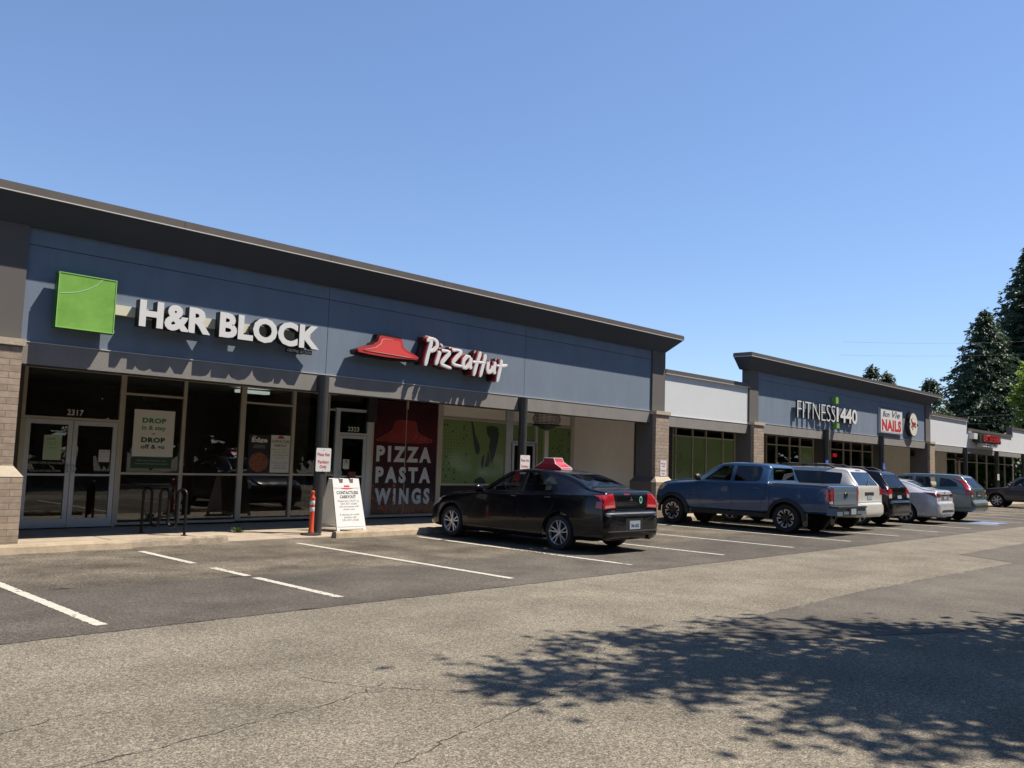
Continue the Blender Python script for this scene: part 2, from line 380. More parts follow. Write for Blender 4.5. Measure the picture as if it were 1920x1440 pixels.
# stall lines
stx = [0.4, 3.16, 5.8, 8.6, 11.41, 14.26, 17.05, 19.91, 22.93, 25.86, 28.8, 31.75, 34.7, 37.6, 40.5, 43.4, 46.3, 49.2, 52.1]
for i, x in enumerate(stx):
    m = MB(); y0 = 8.1 + (i > 1) * .1 + (i > 3) * .05; y1 = 13.55
    gaps = [] if i != 2 else [(11.2, 11.75), (10.05, 10.25)]
    from mathutils import noise
    n = 190 if i < 8 else 60; nc = 6 if i < 8 else 3; w = .055; wear = .16 if i in (2, 4, 5) else .07
    for k in range(n):
        ya = y0 + (y1 - y0) * k / n; yb = y0 + (y1 - y0) * (k + 1) / n
        if any(q < ya < r_ for q, r_ in gaps): continue
        for q in range(nc):
            xa = x - w + 2 * w * q / nc; xb = x - w + 2 * w * (q + 1) / nc
            nv = noise.noise((xa * 30, ya * 22, i)) * .5 + noise.noise((xa * 4, ya * 1.3, i + 9)) * .6
            if nv > .62 - wear * 2.2 + R.gauss(0, .05): continue
            j = .004 if q in (0, nc - 1) else 0; e = R.gauss(0, j)
            m.add([(xa + (e if q == 0 else 0), ya, .008), (xb + (e if q == nc - 1 else 0), ya, .008), (xb + (e if q == nc - 1 else 0), yb, .008), (xa + (e if q == 0 else 0), yb, .008)], [(0, 1, 2, 3)])
    struct(m.build('parking_line', M_paint), 'painted white stall line')
# blue accessible stall marking
m = MB(); m.add([(31.9, 8.45, .008), (33.9, 8.45, .008), (33.9, 9.5, .008), (31.9, 9.5, .008)], [(0, 1, 2, 3)])
struct(m.build('painted_blue_square', pm('blue_road_paint', (.12, .2, .42), .8, var=.2, vs=6)), 'worn blue painted accessible stall square')
m = MB()
def ring(m, cx, cy, r0, r1, a0, a1, z, n=24, mi=0):
    for k in range(n):
        a = a0 + (a1 - a0) * k / n; b = a0 + (a1 - a0) * (k + 1) / n
        m.add([(cx + r0 * math.cos(a), cy + r0 * math.sin(a), z), (cx + r1 * math.cos(a), cy + r1 * math.sin(a), z), (cx + r1 * math.cos(b), cy + r1 * math.sin(b), z), (cx + r0 * math.cos(b), cy + r0 * math.sin(b), z)], [(0, 1, 2, 3)], mi)
ring(m, 32.85, 8.82, .2, .29, 2.4, 6.4, .012)
m.add([(32.8, 9.0, .012), (32.9, 9.0, .012), (32.9, 9.3, .012), (32.8, 9.3, .012)], [(0, 1, 2, 3)])
m.add([(32.9, 8.95, .012), (33.2, 8.72, .012), (33.28, 8.78, .012), (32.9, 9.06, .012)], [(0, 1, 2, 3)])
ring(m, 32.83, 9.38, 0, .075, 0, 6.2832, .012, 12)
struct(m.build('painted_wheelchair_symbol', M_paint), 'white painted wheelchair symbol')
# sidewalk
m = MB(); m.box(-14, 66, 14.24, 17.8, -.05, .02)
struct(m.build('sidewalk', M_conc), 'tan concrete walkway under the canopy')
m = MB()
for x in [v * 1.5 - 12 for v in range(52)]: m.add([(x, 14.25, .0235), (x + .012, 14.25, .0235), (x + .012, 17.7, .0235), (x, 17.7, .0235)], [(0, 1, 2, 3)])
struct(m.build('sidewalk_joints', M_joint), 'tooled joints of the walkway')
# wheel stops
def wheel_stop(x0, x1, label, mat=M_curb, broken=0, y=14.0):
    m = MB(); n = 14; pr = [(0, 0), (.02, .1), (.045, .135), (.135, .135), (.16, .1), (.18, 0)]
    ring_ = []
    for k in range(n + 1):
        x = x0 + (x1 - x0) * k / n
        for (a, b) in pr:
            e = 1 if k in (0, n) else 0
            m.v.append((x + (b * .12 if k == 0 else (-b * .12 if k == n else 0)), y + a + R.gauss(0, .002) - (.0), max(0, b + R.gauss(0, .003) - (broken * R.random() * .03 if b > .09 else 0))))
    q = len(pr)
    for k in range(n):
        for i in range(q - 1): m.f.append([k * q + i, k * q + i + 1, (k + 1) * q + i + 1, (k + 1) * q + i]); m.m.append(0)
    m.f.append(list(range(q))); m.m.append(0); m.f.append([n * q + i for i in range(q)]); m.m.append(0)
    o = m.build('wheel_stop', mat); tag(o, label, 'wheel stop', 'concrete wheel stops along the walkway'); return o
wheel_stop(3.05, 5.86, 'smooth tan concrete wheel stop before the brick pillar and glass double doors')
wheel_stop(5.55, 7.62, 'chipped short concrete wheel stop in front of the black bike rack', M_curb2, 1, 14.19)
wheel_stop(9.74, 12.05, 'concrete wheel stop before the white sandwich board, its end chipped', M_curb, .4)
wheel_stop(12.1, 13.6, 'concrete wheel stop shaded under the nose of the black sedan', M_curb2, .6, 14.02)
wheel_stop(20.25, 22.6, 'concrete wheel stop at the nose of the blue pickup', M_curb2, .6)
for x, l in ((23.2, 'concrete wheel stop at the nose of the white SUV'), (26.2, 'concrete wheel stop at the nose of the black SUV'), (29.1, 'concrete wheel stop at the nose of the pale silver sedan'), (32, 'concrete wheel stop at the nose of the grey green SUV')):
    wheel_stop(x, x + 2.3, l, M_curb2, .5)
wheel_stop(0.2, 2.95, 'tan concrete wheel stop left of the brick pillar')
# ================================================================= BUILDINGS
SF = 17.7      # storefront plane
FL = .03
def brick_pillar(par, x0, x1, y0=14.78, y1=15.5):
    m = MB(); m.box(x0, x1, y0, y0 + .12, 1.262, 3.13); o = m.build('brick_pillar', M_brick, par)
    m = MB(); m.box(x0 + .002, x1 - .002, y0 + .12, y1, 1.262, 3.13); m.box(x0 - .118, x1 + .118, y0 + .05, y1 + .118, .075, 1.112); m.frustum((x0 - .122, x1 + .122, y0 + .05, y1 + .122, 1.112), (x0, x1, y0 + .12, y1, 1.262)); sub(o, m, 'brown_side', M_brown)  # dark brown in place of brick, for a darker side
    m = MB(); m.box(x0 - .12, x1 + .12, y0 - .12, y0 + .05, .075, 1.11); sub(o, m, 'base', M_brick)
    m = MB(); m.frustum((x0 - .125, x1 + .125, y0 - .125, y0 + .05, 1.105), (x0 - .004, x1 + .004, y0 - .004, y0 + .048, 1.27)); sub(o, m, 'sloped_course', M_capstone)
    m = MB(); m.box(x0 - .04, x1 + .035, y0 - .04, y1 + .02, 3.135, 3.24); sub(o, m, 'cap', M_capstone)
    m = MB(); m.box(x0 - .14, x1 + .15, y0 - .15, y1 + .13, .015, .08); sub(o, m, 'plinth', M_curb2)
def pole(par, x, y=14.89, top=3.2):
    m = MB(); m.lathe([(0, .02), (.107, .02), (.107, top), (0, top)], (x, y, 0), (0, 0, 1), 24)
    m.box(x - .108, x + .108, 14.9, 15.0, 2.86, top - .002)
    o = m.build('support_pole', M_pole, par, 40)
def panel_grid(par, xs, zs, y, mat, name='facade_panel', g=.006):
    m = MB()
    for i in range(len(xs) - 1):
        for k in range(len(zs) - 1):
            m.box(xs[i] + (g if i else 0), xs[i + 1] - (g if i < len(xs) - 2 else 0), y, y + .2, zs[k] + (g if k else 0), zs[k + 1] - (g if k < len(zs) - 2 else 0))
    o = m.build(name, mat, par)
    m = MB(); m.box(xs[0] + .02, xs[-1] - .02, y + .012, y + .19, zs[0] + .02, zs[-1] - .02); sub(o, m, 'panel_joint', M_joint)
def cornice(par, x0, x1, yb, W=.4, seams=()):   # x0..x1 at wall, flares out by W
    yf = yb - W
    m = MB(); z0, z1 = 5.08, 5.47
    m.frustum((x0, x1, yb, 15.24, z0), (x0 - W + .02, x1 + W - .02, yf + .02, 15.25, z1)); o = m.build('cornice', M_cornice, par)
    m = MB(); m.box(x0 - W, x1 + W, yf, 15.26, 5.485, 5.6); m.box(x0 - W + .012, x1 + W - .012, yf + .012, 15.25, 5.6, 5.62)
    f = sub(o, m, 'fascia', M_fascia)
    m = MB(); m.box(x0 - W - .006, x1 + W + .006, yf - .008, 15.255, 5.472, 5.487); sub(o, m, 'drip_edge', M_lip)
    m = MB()
    for x in seams: m.box(x, x + .008, yf - .002, yf + .01, 5.49, 5.598)
    if seams: sub(o, m, 'fascia_seam', M_joint)
def beam(par, x0, x1, z0=2.88, z1=3.24, y=14.98, mat=None):
    m = MB(); m.box(x0, x1, y, 15.25, z0, z1 - .012); o = m.build('beam', mat or M_beam, par)
    m = MB(); m.box(x0, x1, y - .012, 15.01, z1 - .012, z1 - .001); sub(o, m, 'flashing', M_lip)
    m = MB(); m.box(x0, x1, y + .004, 15.24, z0 - .012, z0 - .001); sub(o, m, 'drip_trim', M_dark)
def soffit(par, x0, x1, z=3.12):
    m = MB(); m.box(x0, x1, 15.25, SF + .3, z, z + .06); m.build('soffit', M_soffit, par)
def interior(par, x0, x1, wall=None, y1=23.0, lights=True):
    m = MB()
    m.add([(x0, SF + .25, .03), (x1, SF + .25, .03), (x1, y1, .03), (x0, y1, .03)], [(0, 1, 2, 3)], 1)
    m.add([(x0, y1, .03), (x1, y1, .03), (x1, y1, 3.1), (x0, y1, 3.1)], [(0, 1, 2, 3)], 0)
    for x in (x0, x1): m.add([(x, SF + .05, .03), (x, y1, .03), (x, y1, 3.1), (x, SF + .05, 3.1)], [(0, 1, 2, 3)], 0)
    m.add([(x0, SF + .3, 3.1), (x1, SF + .3, 3.1), (x1, y1, 3.1), (x0, y1, 3.1)], [(0, 1, 2, 3)], 2)
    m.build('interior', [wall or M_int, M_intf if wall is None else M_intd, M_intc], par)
def window(par, x0, x1, z0, z1, bars=(), panes=None, w=.06, last=True, first=True, mat=None, d=.1):
    """frame x0..x1 incl. jambs; panes: list of materials from bottom to top"""
    m = MB(); mat = mat or M_frame
    m.box(x0, x0 + w, SF, SF + d, z0, z1)
    if last: m.box(x1 - w, x1, SF, SF + d, z0, z1)
    xr = x1 - w if last else x1
    for (a, b) in [(z0, z0 + .05), (z1 - .05, z1)] + [(z - .022, z + .022) for z in bars]:
        m.box(x0 + w, xr, SF + .004, SF + d - .004, a, b)
    o = m.build('window', mat, par)
    zz = [z0 + .05] + list(bars) + [z1 - .05]; panes = panes or [M_glass] * (len(zz) - 1)
    mats = []; pm_ = MB()
    for k in range(len(zz) - 1):
        if panes[k] not in mats: mats.append(panes[k])
        a = zz[k] + (.02 if k else 0); b = zz[k + 1] - (.02 if k < len(zz) - 2 else 0)
        pm_.box(x0 + w - .005, xr + .005, SF + .045, SF + .053, a - .004, b + .004, mats.index(panes[k]))
    sub(o, pm_, 'pane', mats)
    return o
def door(par, x0, x1, z0, z1, handle='l', mid=1.05, mat=None, pane=None):
    mat = mat or M_silver; m = MB(); s = .085
    m.box(x0, x0 + s, SF + .01, SF + .06, z0, z1); m.box(x1 - s, x1, SF + .01, SF + .06, z0, z1)
    m.box(x0 + s, x1 - s, SF + .012, SF + .058, z0, z0 + .17); m.box(x0 + s, x1 - s, SF + .012, SF + .058, z1 - .08, z1)
    if mid: m.box(x0 + s, x1 - s, SF + .016, SF + .05, mid - .02, mid + .02)
    o = m.build('door', mat, par)
    p = MB(); p.box(x0 + s - .01, x1 - s + .01, SF + .032, SF + .04, z0 + .165, z1 - .075); sub(o, p, 'pane', pane or M_glass)
    h = MB(); hx = x0 + s * .5 if handle == 'l' else x1 - s * .5
    h.box(hx - .025, hx + .025, SF - .002, SF + .012, 1.08, 1.26)
    k = .09 if handle == 'l' else -.09
    h.tube([(hx, SF, 1.23), (hx, SF - .05, 1.23), (hx + k * .3, SF - .06, 1.17), (hx, SF - .05, 1.11), (hx, SF, 1.11)], .01, 6); sub(o, h, 'handle', M_silver, 40)
    return o
def wallbox(par, x0, x1, z0, z1, mat, name='storefront_wall', y0=None, y1=None):
    m = MB(); m.box(x0, x1, SF - .01 if y0 is None else y0, SF + .2 if y1 is None else y1, z0, z1); return m.build(name, mat, par)

# ---- first building: tax office and pizza shop
B1 = thing('shop_building', 'nearest blue grey shop front on the left with two shop signs under a flared cornice', 'shop building', (12.9, 15, 0))
brick_pillar(B1, 3.56, 4.26); brick_pillar(B1, 21.52, 22.21)
for a, b in ((3.56, 4.27), (21.54, 22.21)):
    m = MB(); m.box(a, b, 14.945, 15.24, 3.25, 5.079); m.build('pilaster', M_brown, B1)
panel_grid(B1, [4.275, 9.97, 15.94, 21.535], [3.245, 4.8, 5.079], 15.0, M_bluegrey)
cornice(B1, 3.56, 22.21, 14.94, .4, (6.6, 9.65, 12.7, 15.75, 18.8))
beam(B1, 4.27, 21.5); soffit(B1, 3.3, 22.2)
pole(B1, 9.87); pole(B1, 15.82)
m = MB(); m.box(3.0, 22.3, 15.26, 32, 4.25, 4.4); m.build('roof', M_intd, B1)
m = MB(); m.box(3.56, 3.7, 15.5, 32, .03, 4.25); m.build('side_wall', M_brown, B1)
wallbox(B1, 3.7, 5.16, FL, 3.12, M_brown)
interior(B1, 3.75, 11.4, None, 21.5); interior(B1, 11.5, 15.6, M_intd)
m = MB(); m.box(9.9, 10.7, 18.4, 18.6, 2.98, 3.05); m.build('ceiling_light', pm('fluorescent_panel', (.9, .95, .85), .5, emit=.5), B1); interior(B1, 15.7, 21.9, M_intd)
# tax office front
window(B1, 5.17, 7.02, 2.105, 3.11, [], w=.065, mat=M_frame)
m = MB(); m.box(5.17, 5.26, SF, SF + .1, FL, 2.1); m.box(6.95, 7.02, SF, SF + .1, FL, 2.1); m.box(5.26, 6.95, SF + .003, SF + .097, 2.091, 2.1); m.build('door_frame', M_frame, B1)
door(B1, 5.265, 6.1, .045, 2.09, 'r'); door(B1, 6.11, 6.945, .045, 2.09, 'l')
window(B1, 7.022, 8.27, .06, 3.11, [1.09, 2.70], w=.04, last=False)
window(B1, 8.27, 9.61, .06, 3.11, [1.09], w=.075, last=False)
window(B1, 9.61, 10.93, .08, 3.11, [1.10, 2.71], w=.12, last=False)
window(B1, 10.93, 11.9, .08, 3.11, [1.11], w=.075, last=False)
window(B1, 11.9, 12.15, .09, 3.11, [1.11, 2.70], w=.05, last=False)
# pizza door
m = MB(); m.box(12.15, 12.265, SF, SF + .1, .05, 2.72); m.box(13.09, 13.24, SF, SF + .1, .05, 3.11); m.box(12.265, 13.09, SF + .003, SF + .097, 2.105, 2.16); m.box(12.1, 13.1, SF - .06, SF + .1, 2.68, 2.75)
m.build('door_frame', M_silver, B1)
m = MB(); m.box(12.26, 13.09, SF + .04, SF + .05, 2.16, 2.68); m.box(12.16, 13.09, SF + .04, SF + .05, 2.75, 3.11); m.build('transom_pane', M_glass, B1)
door(B1, 12.275, 13.085, .06, 2.095, 'l', 1.08)
m = MB(); m.box(13.0, 13.28, SF - .12, SF - .003, 2.45, 3.1); m.build('wall_box', M_dark, B1)
# mural bay frame
m = MB(); m.box(13.24, 13.3, SF, SF + .1, .06, 3.11); m.box(15.44, 15.6, SF - .01, SF + .1, .06, 3.11); m.box(14.345, 14.36, SF + .01, SF + .08, .1, 3.05)
m.box(13.3, 15.44, SF + .005, SF + .095, .06, .12); m.box(14.33, 14.38, SF - .02, SF + .09, 2.86, 3.08); m.build('mural_frame', M_frame, B1)
# green film bay
wallbox(B1, 15.6, 18.13, .05, .87, M_joint, 'dark_base', SF + .01)
window(B1, 15.6, 18.13, .87, 3.11, [2.71], [M_film, M_beige], w=.03)
m = MB(); m.box(18.13, 18.34, SF, SF + .1, .05, 3.11); m.build('door_frame', M_silver, B1)
window(B1, 18.34, 19.45, 2.15, 3.11, [2.7], [M_film, M_beige], w=.06, mat=M_silver)
door(B1, 18.4, 19.40, .06, 2.14, 'l', 1.05)
window(B1, 19.45, 21.12, .4, 3.11, [2.71], [M_film, M_beige], w=.05)
wallbox(B1, 19.45, 21.12, .05, .4, M_joint, 'dark_base', SF + .01)
m = MB(); m.box(21.12, 21.23, SF, SF + .1, .05, 3.11); m.build('mullion', M_frame, B1)
wallbox(B1, 21.23, 24.5, .05, 3.11, M_beige, 'beige_panel', SF + .02, SF + .12)

# ---- white link between the two big fronts
def link_building(label, x0, x1, ztop, poles=(), name='link_building', capx=0):
    b = thing(name, label, 'shop building', ((x0 + x1) / 2, 15, 0))
    m = MB(); m.box(x0, x1, 15.0, 15.22, 3.165, ztop - .13); m.build('white_wall', M_white, b)
    m = MB(); m.box(x0 + .003, x1 + capx, 14.93, 15.25, ztop - .13, ztop); o = m.build('wall_cap', M_fascia, b)
    m = MB(); m.box(x0 + .003, x1 + capx, 14.922, 15.24, ztop - .145, ztop - .131); sub(o, m, 'drip_edge', M_lip)
    beam(b, x0, x1, 2.82, 3.165, 14.985); soffit(b, x0, x1)
    for p in poles: pole(b, p, top=3.12)
    m = MB(); m.box(x0, x1, 15.26, 30, 3.9, 4.0); m.build('roof', M_intd, b)
    return b
B2 = link_building('low white walled shop with green filmed windows between the two dark fronts', 22.23, 27.45, 4.58)
wallbox(B2, 24.5, 26.84, .05, 3.11, M_dark, 'dark_wall'); 
xs = [26.84, 27.06, 28.2, 29.15, 30.41, 31.4]
for i in range(5): window(B2, xs[i], xs[i + 1], .1, 3.11, [2.73], [M_film, M_glass], w=.06 if i != 1 else .05, last=(i == 4))
interior(B2, 26.85, 31.4, M_intd)
wallbox(B2, 31.4, 34.0, .05, 3.11, M_brown)
m = MB(); wall_text(m, 'couple', 30.0, 1.55, SF + .046, .2, .95, bold=.02, d=.003); tag(m.build('window_lettering', M_txt), 'dark lettering on green window film above the blue pickup cab', 'lettering')

# ---- gym building
B3 = thing('shop_building', 'middle dark blue grey front carrying the gym, nail and spa signs', 'shop building', (36.5, 15, 0))
brick_pillar(B3, 27.49, 28.2); brick_pillar(B3, 45.3, 46.0)
for a, b in ((27.46, 28.1), (45.22, 45.9)):
    m = MB(); m.box(a, b, 14.945, 15.24, 3.25, 5.079); m.build('pilaster', M_brown, B3)
panel_grid(B3, [28.105, 33.8, 39.55, 45.215], [3.245, 4.8, 5.079], 15.0, M_bluegrey)
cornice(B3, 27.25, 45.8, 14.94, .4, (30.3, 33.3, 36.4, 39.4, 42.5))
beam(B3, 28.1, 45.25); soffit(B3, 27.4, 46)
pole(B3, 33.6, top=3.26); pole(B3, 39.35, top=3.26)
m = MB(); m.box(27.3, 45.9, 15.26, 32, 4.25, 4.4); m.build('roof', M_intd, B3)
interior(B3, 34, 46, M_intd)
M_filmd = M_film
xs = [34.0, 34.93, 36.17, 37.16, 38.6]
for i in range(4): window(B3, xs[i], xs[i + 1], .1, 3.11, [2.67], [M_film if i == 3 else M_glass, M_glass], w=.06, last=(i == 3))
wallbox(B3, 38.6, 39.8, .05, 3.11, M_dark, 'dark_panel')  # plain dark infill between the windows
xs = [39.8, 40.4, 41.9, 42.8, 44.24, 45.6]
for i in range(5): window(B3, xs[i], xs[i + 1], .1, 3.11, [2.67], w=.07, last=(i == 4))
wallbox(B3, 45.6, 47.0, .05, 3.11, M_dark, 'dark_panel')
wallbox(B3, 47.0, 51.0, .05, 3.11, M_beige, 'beige_panel', SF + .02, SF + .12)
wallbox(B3, 51.0, 52.2, .05, 2.6, M_dark, 'dark_panel')

# ---- far low buildings
B4 = link_building('plain white walled low shop right of the gym front', 46.0, 51.95, 4.74, (51.25,), 'link_building')
wallbox(B4, 52.2, 54.4, .05, 3.11, M_brown); wallbox(B4, 54.4, 57.2, .05, 3.11, M_beige, 'beige_panel', SF + .02, SF + .12)
window(B4, 57.2, 59.0, .1, 3.11, [2.6], w=.07)
B5 = thing('restaurant_building', 'far low white restaurant front with stepped parapet and red letter sign', 'restaurant building', (60, 15, 0))
m = MB(); m.box(51.955, 60.9, 15.0, 15.22, 3.16, 4.1); m.box(60.9, 72, 15.0, 15.22, 3.16, 4.62); m.build('white_wall', M_white, B5)
m = MB(); m.box(51.955, 60.9, 14.93, 15.25, 4.1, 4.24); m.box(60.75, 60.9, 14.93, 15.25, 4.24, 4.62); m.box(60.75, 72, 14.93, 15.25, 4.62, 4.75); m.build('wall_cap', M_fascia, B5)
beam(B5, 51.95, 72, 2.86, 3.16, 14.985); soffit(B5, 51.95, 72)
for x in (57.2, 63.1, 69): pole(B5, x, top=3.12)
m = MB(); m.box(52, 72, 15.26, 30, 3.7, 3.8); m.build('roof', M_intd, B5)
for x in (59.0, 61.2, 63.4, 65.6, 67.8, 70):
    window(B5, x, x + 2.2, .1, 3.11, [2.5], w=.08)
interior(B5, 57.5, 72, M_intd)

# ================================================================= SIGNS
# tax office sign
t = thing('channel_letter_sign', 'white block letters H&R BLOCK on a cream raceway on the blue grey wall', 'shop sign', (5.9, 15, 3.6))
m = MB(); m.box(5.62, 9.5, 14.9, 14.998, 3.85, 4.02); m.build('raceway', M_cream, t)
def channel_letters(t, s, x0, x1, z, h, yf, yb, bold=.03, white=None, side=None):
    vs, fs = text_geo(s, bold); tot0 = min(v.x for v in vs); tot1 = max(v.x for v in vs); sc = (x1 - x0) / (tot1 - tot0)
    # letter positions: measure each prefix
    for i, ch in enumerate(s):
        if ch == ' ': continue
        a, _ = text_geo(s[:i + 1], bold); c, _ = text_geo(ch, bold)
        xr = x0 + (max(v.x for v in a) - tot0) * sc; w = (max(v.x for v in c) - min(v.x for v in c)) * sc
        if i == 0: xr = x0 + w
        f = MB(); put_text(f, ch, Vector((xr - w, yb, z)), UX, UZ, NY, h, w, 'l', yb - yf - .012, bold)
        o = f.build('letter', side or M_dark, t)
        g = MB(); put_text(g, ch, Vector((xr - w, yf + .012, z)), UX, UZ, NY, h, w, 'l', .012, bold - .008)
        q = sub(o, g, 'letter_face', white or M_letter)
channel_letters(t, 'H&R BLOCK', 5.99, 9.59, 3.685, .46, 14.705, 14.88, .05)
m = MB(); m.box(8.95, 9.53, 14.86, 14.9, 3.585, 3.67, 0); wall_text(m, 'OBTP#: B13696', 8.965, 3.6, 14.86, .055, .55, mi=1, bold=.03); m.build('plaque', [M_black, M_letter], t)
t = thing('sign_box', 'square lime green sign box left of the white block letters', 'shop sign', (5.13, 14.9, 3.47))
m = MB(); m.box(4.68, 5.61, 14.765, 14.9, 3.485, 4.405); m.box(4.9, 5.4, 14.9, 14.998, 3.7, 4.2); m.build('box_body', M_greenside, t)
m = MB(); m.box(4.695, 5.595, 14.752, 14.766, 3.5, 4.39); f = m.build('green_face', M_signgreen, t)
m = MB(); 
P = [(4.72, 4.055), (4.85, 4.075), (5.0, 4.11), (5.15, 4.18), (5.28, 4.27), (5.37, 4.375)]
for i in range(5):
    (a, b), (c, d_) = P[i], P[i + 1]; m.add([(a, 14.749, b - .008), (c, 14.749, d_ - .008), (c, 14.749, d_ + .008), (a, 14.749, b + .008)], [(0, 1, 2, 3)])
sub(f, m, 'arc_stripe', pm('pale_green', (.45, .75, .35), .4))
m = MB()
for (a, b, c, d_) in ((4.69, 5.6, 3.495, 3.507), (4.69, 5.6, 4.383, 4.395), (4.69, 4.702, 3.507, 4.383), (5.588, 5.6, 3.507, 4.383)): m.box(a, b, 14.745, 14.752, c, d_)
sub(f, m, 'face_trim', pm('lime_trim', (.35, .68, .2), .35))
# hut logo
def hut_poly():  # unit outline width 1.62, local x from 0..1.62, z from 0
    return [(0.02, .05), (.0, .02), (.03, -.03), (.35, -.05), (.8, -.06), (1.25, -.05), (1.56, -.035), (1.64, .0), (1.63, .035), (1.3, .15), (1.2, .21), (1.18, .3), (1.15, .37), (.62, .385), (.55, .36), (.5, .24), (.42, .17)]
def off(poly, k, cx, cz): return [(cx + (x - cx) * k[0], cz + (z - cz) * k[1]) for x, z in poly]
t = thing('hut_shaped_sign', 'red roof shaped sign mounted on the blue grey wall left of the pizza lettering', 'shop sign', (11.3, 15, 3.7))
Z = Vector
hp = hut_poly()
m = MB(); m.prism(off(hp, (1.06, 1.24), .82, .15), Z((10.53, 14.93, 3.79)), UX, UZ, NY, .17); m.box(11.0, 11.7, 14.925, 14.998, 3.82, 4.0); m.build('backing', M_black, t)
m = MB(); m.prism(hp, Z((10.53, 14.755, 3.79)), UX, UZ, NY, .055); f = m.build('red_face', M_red, t)
M_pink = pm('sign_highlight', (.85, .35, .3), .35); M_red2 = pm('sign_bright_red', (.6, .075, .075), .3, k=1)
m = MB(); inner = [(.14, .025), (.5, .03), (.9, .022), (1.3, .015), (1.52, .01), (1.24, .115), (1.13, .19), (1.11, .31), (.66, .325), (.6, .3), (.56, .2), (.45, .115)]
m.prism(inner, Z((10.53, 14.70, 3.79)), UX, UZ, NY, .006); sub(f, m, 'crown', M_red2)
m = MB()
m.prism([(.14, .03), (.45, .12), (.56, .205), (.6, .305), (.68, .33), (.9, .325), (.9, .31), (.69, .313), (.63, .29), (.585, .19), (.46, .1), (.2, .035)], Z((10.53, 14.694, 3.79)), UX, UZ, NY, .004)
m.prism([(.14, .018), (.5, .025), (.9, .017), (1.3, .008), (1.54, -.004), (1.3, -.012), (.9, 0), (.5, .008)], Z((10.53, 14.694, 3.79)), UX, UZ, NY, .004)
sub(f, m, 'highlight', M_pink)
# script lettering "Pizza Hut", strokes in unit cap height, hand lettered
ST = {'P': [[(.18, -.12), (.22, .3), (.34, .98)], [(.1, .86), (.3, 1.02), (.6, .95), (.66, .74), (.5, .54), (.28, .46)]],
      'i': [[(.05, -.02), (.12, .3), (.18, .56)], [(.2, .78), (.24, .84)]],
      'z': [[(.0, .58), (.2, .62), (.46, .6)], [(.46, .6), (.22, .3), (.02, .04)], [(.02, .04), (.25, .0), (.62, -.06)]],
      'Z': [[(.0, .68), (.2, .74), (.52, .72)], [(.52, .72), (.28, .44), (.06, .16)], [(.06, .16), (.3, .1), (.66, .1)]],
      'a': [[(.44, .52), (.26, .58), (.06, .36), (.08, .1), (.24, .04), (.42, .24), (.48, .5)], [(.48, .54), (.46, .2), (.56, .06)]],
      'H': [[(.12, -.2), (.2, .3), (.36, .86)], [(.5, -.2), (.58, .3), (.66, .8)], [(.0, .36), (.3, .4), (.72, .42)]],
      'u': [[(.04, .5), (.02, .2), (.12, .02), (.28, .12), (.4, .36)], [(.44, .56), (.42, .2), (.5, .02)]],
      't': [[(.22, .7), (.2, .3), (.12, -.3)], [(.0, .4), (.25, .4), (.62, .5)]]}
def script_sign(word, adv, x0, z0, h, slope, yb, depth, r, mb):
    x = x0; nst = 0
    for ch, a in zip(word, adv):
        for st in ST[ch]:
            pts = []
            for i in range(len(st) - 1):
                for k in range(4):
                    u = k / 4; pts.append((st[i][0] * (1 - u) + st[i + 1][0] * u, st[i][1] * (1 - u) + st[i + 1][1] * u))
            pts.append(st[-1])
            # smooth
            for _ in range(2):
                pts = [pts[0]] + [((pts[i - 1][0] + 2 * pts[i][0] + pts[i + 1][0]) / 4, (pts[i - 1][1] + 2 * pts[i][1] + pts[i + 1][1]) / 4) for i in range(1, len(pts) - 1)] + [pts[-1]]
            P3 = [(x + p[0] * h + (p[1] - .4) * h * .13, yb, z0 + p[1] * h + slope * (x + p[0] * h - x0)) for p in pts]
            n0 = len(mb.v); nst += 1; RR = []
            for i in range(len(P3)):
                q0, q1 = P3[max(i - 1, 0)], P3[min(i + 1, len(P3) - 1)]; L_ = math.hypot(q1[0] - q0[0], q1[2] - q0[2]) or 1
                RR.append(r * (.78 + .4 * abs(q1[2] - q0[2]) / L_) * (.6 if i in (0, len(P3) - 1) else 1))
            mb.tube(P3, RR, 12)
            for k in range(n0, len(mb.v)):
                v = mb.v[k]; dy = v[1] - yb; mb.v[k] = (v[0], yb + max(-1, min(1, dy / r * 1.9)) * depth * .5 - .0006 * nst, v[2])
        x += a * h
t = thing('script_letter_sign', 'white hand lettered Pizza Hut sign with red edges on the blue grey wall', 'shop sign', (13.6, 15, 3.7))
word = 'PizZaHut'; adv = [.66, .28, .56, .6, .62, .84, .58, .5]
m = MB(); script_sign(word, adv, 12.26, 3.745, .56, -.03, 14.88, .2, .075, m); m.build('backing', M_redd, t, 30)
m = MB(); script_sign(word, adv, 12.28, 3.735, .56, -.03, 14.80, .2, .056, m); m.build('red_edge', pm('sign_mid_red', (.3, .018, .026), .4), t, 30)
m = MB(); script_sign(word, adv, 12.3, 3.725, .56, -.03, 14.70, .05, .047, m); m.build('lettering', M_letter, t, 30)
# gym sign
t = thing('channel_letter_sign', 'thin white gym lettering FITNESS1440 with a lime bar on the middle front', 'shop sign', (33.7, 15, 3.5))
channel_letters(t, 'FITNESS', 30.9, 34.3, 3.6, .64, 14.82, 14.9, -.012)
channel_letters(t, '1440', 34.42, 36.5, 3.62, .6, 14.82, 14.9, .03)
m = MB(); m.box(30.95, 36.4, 14.9, 14.998, 3.85, 3.98); m.build('raceway', M_bluegrey, t)
m = MB(); m.box(34.3, 34.55, 14.8, 14.99, 4.36, 4.62); m.build('lime_bar', M_signgreen, t); m = MB(); m.box(34.38, 34.64, 14.8, 14.99, 3.36, 3.56); m.build('lime_bar', M_signgreen, t)
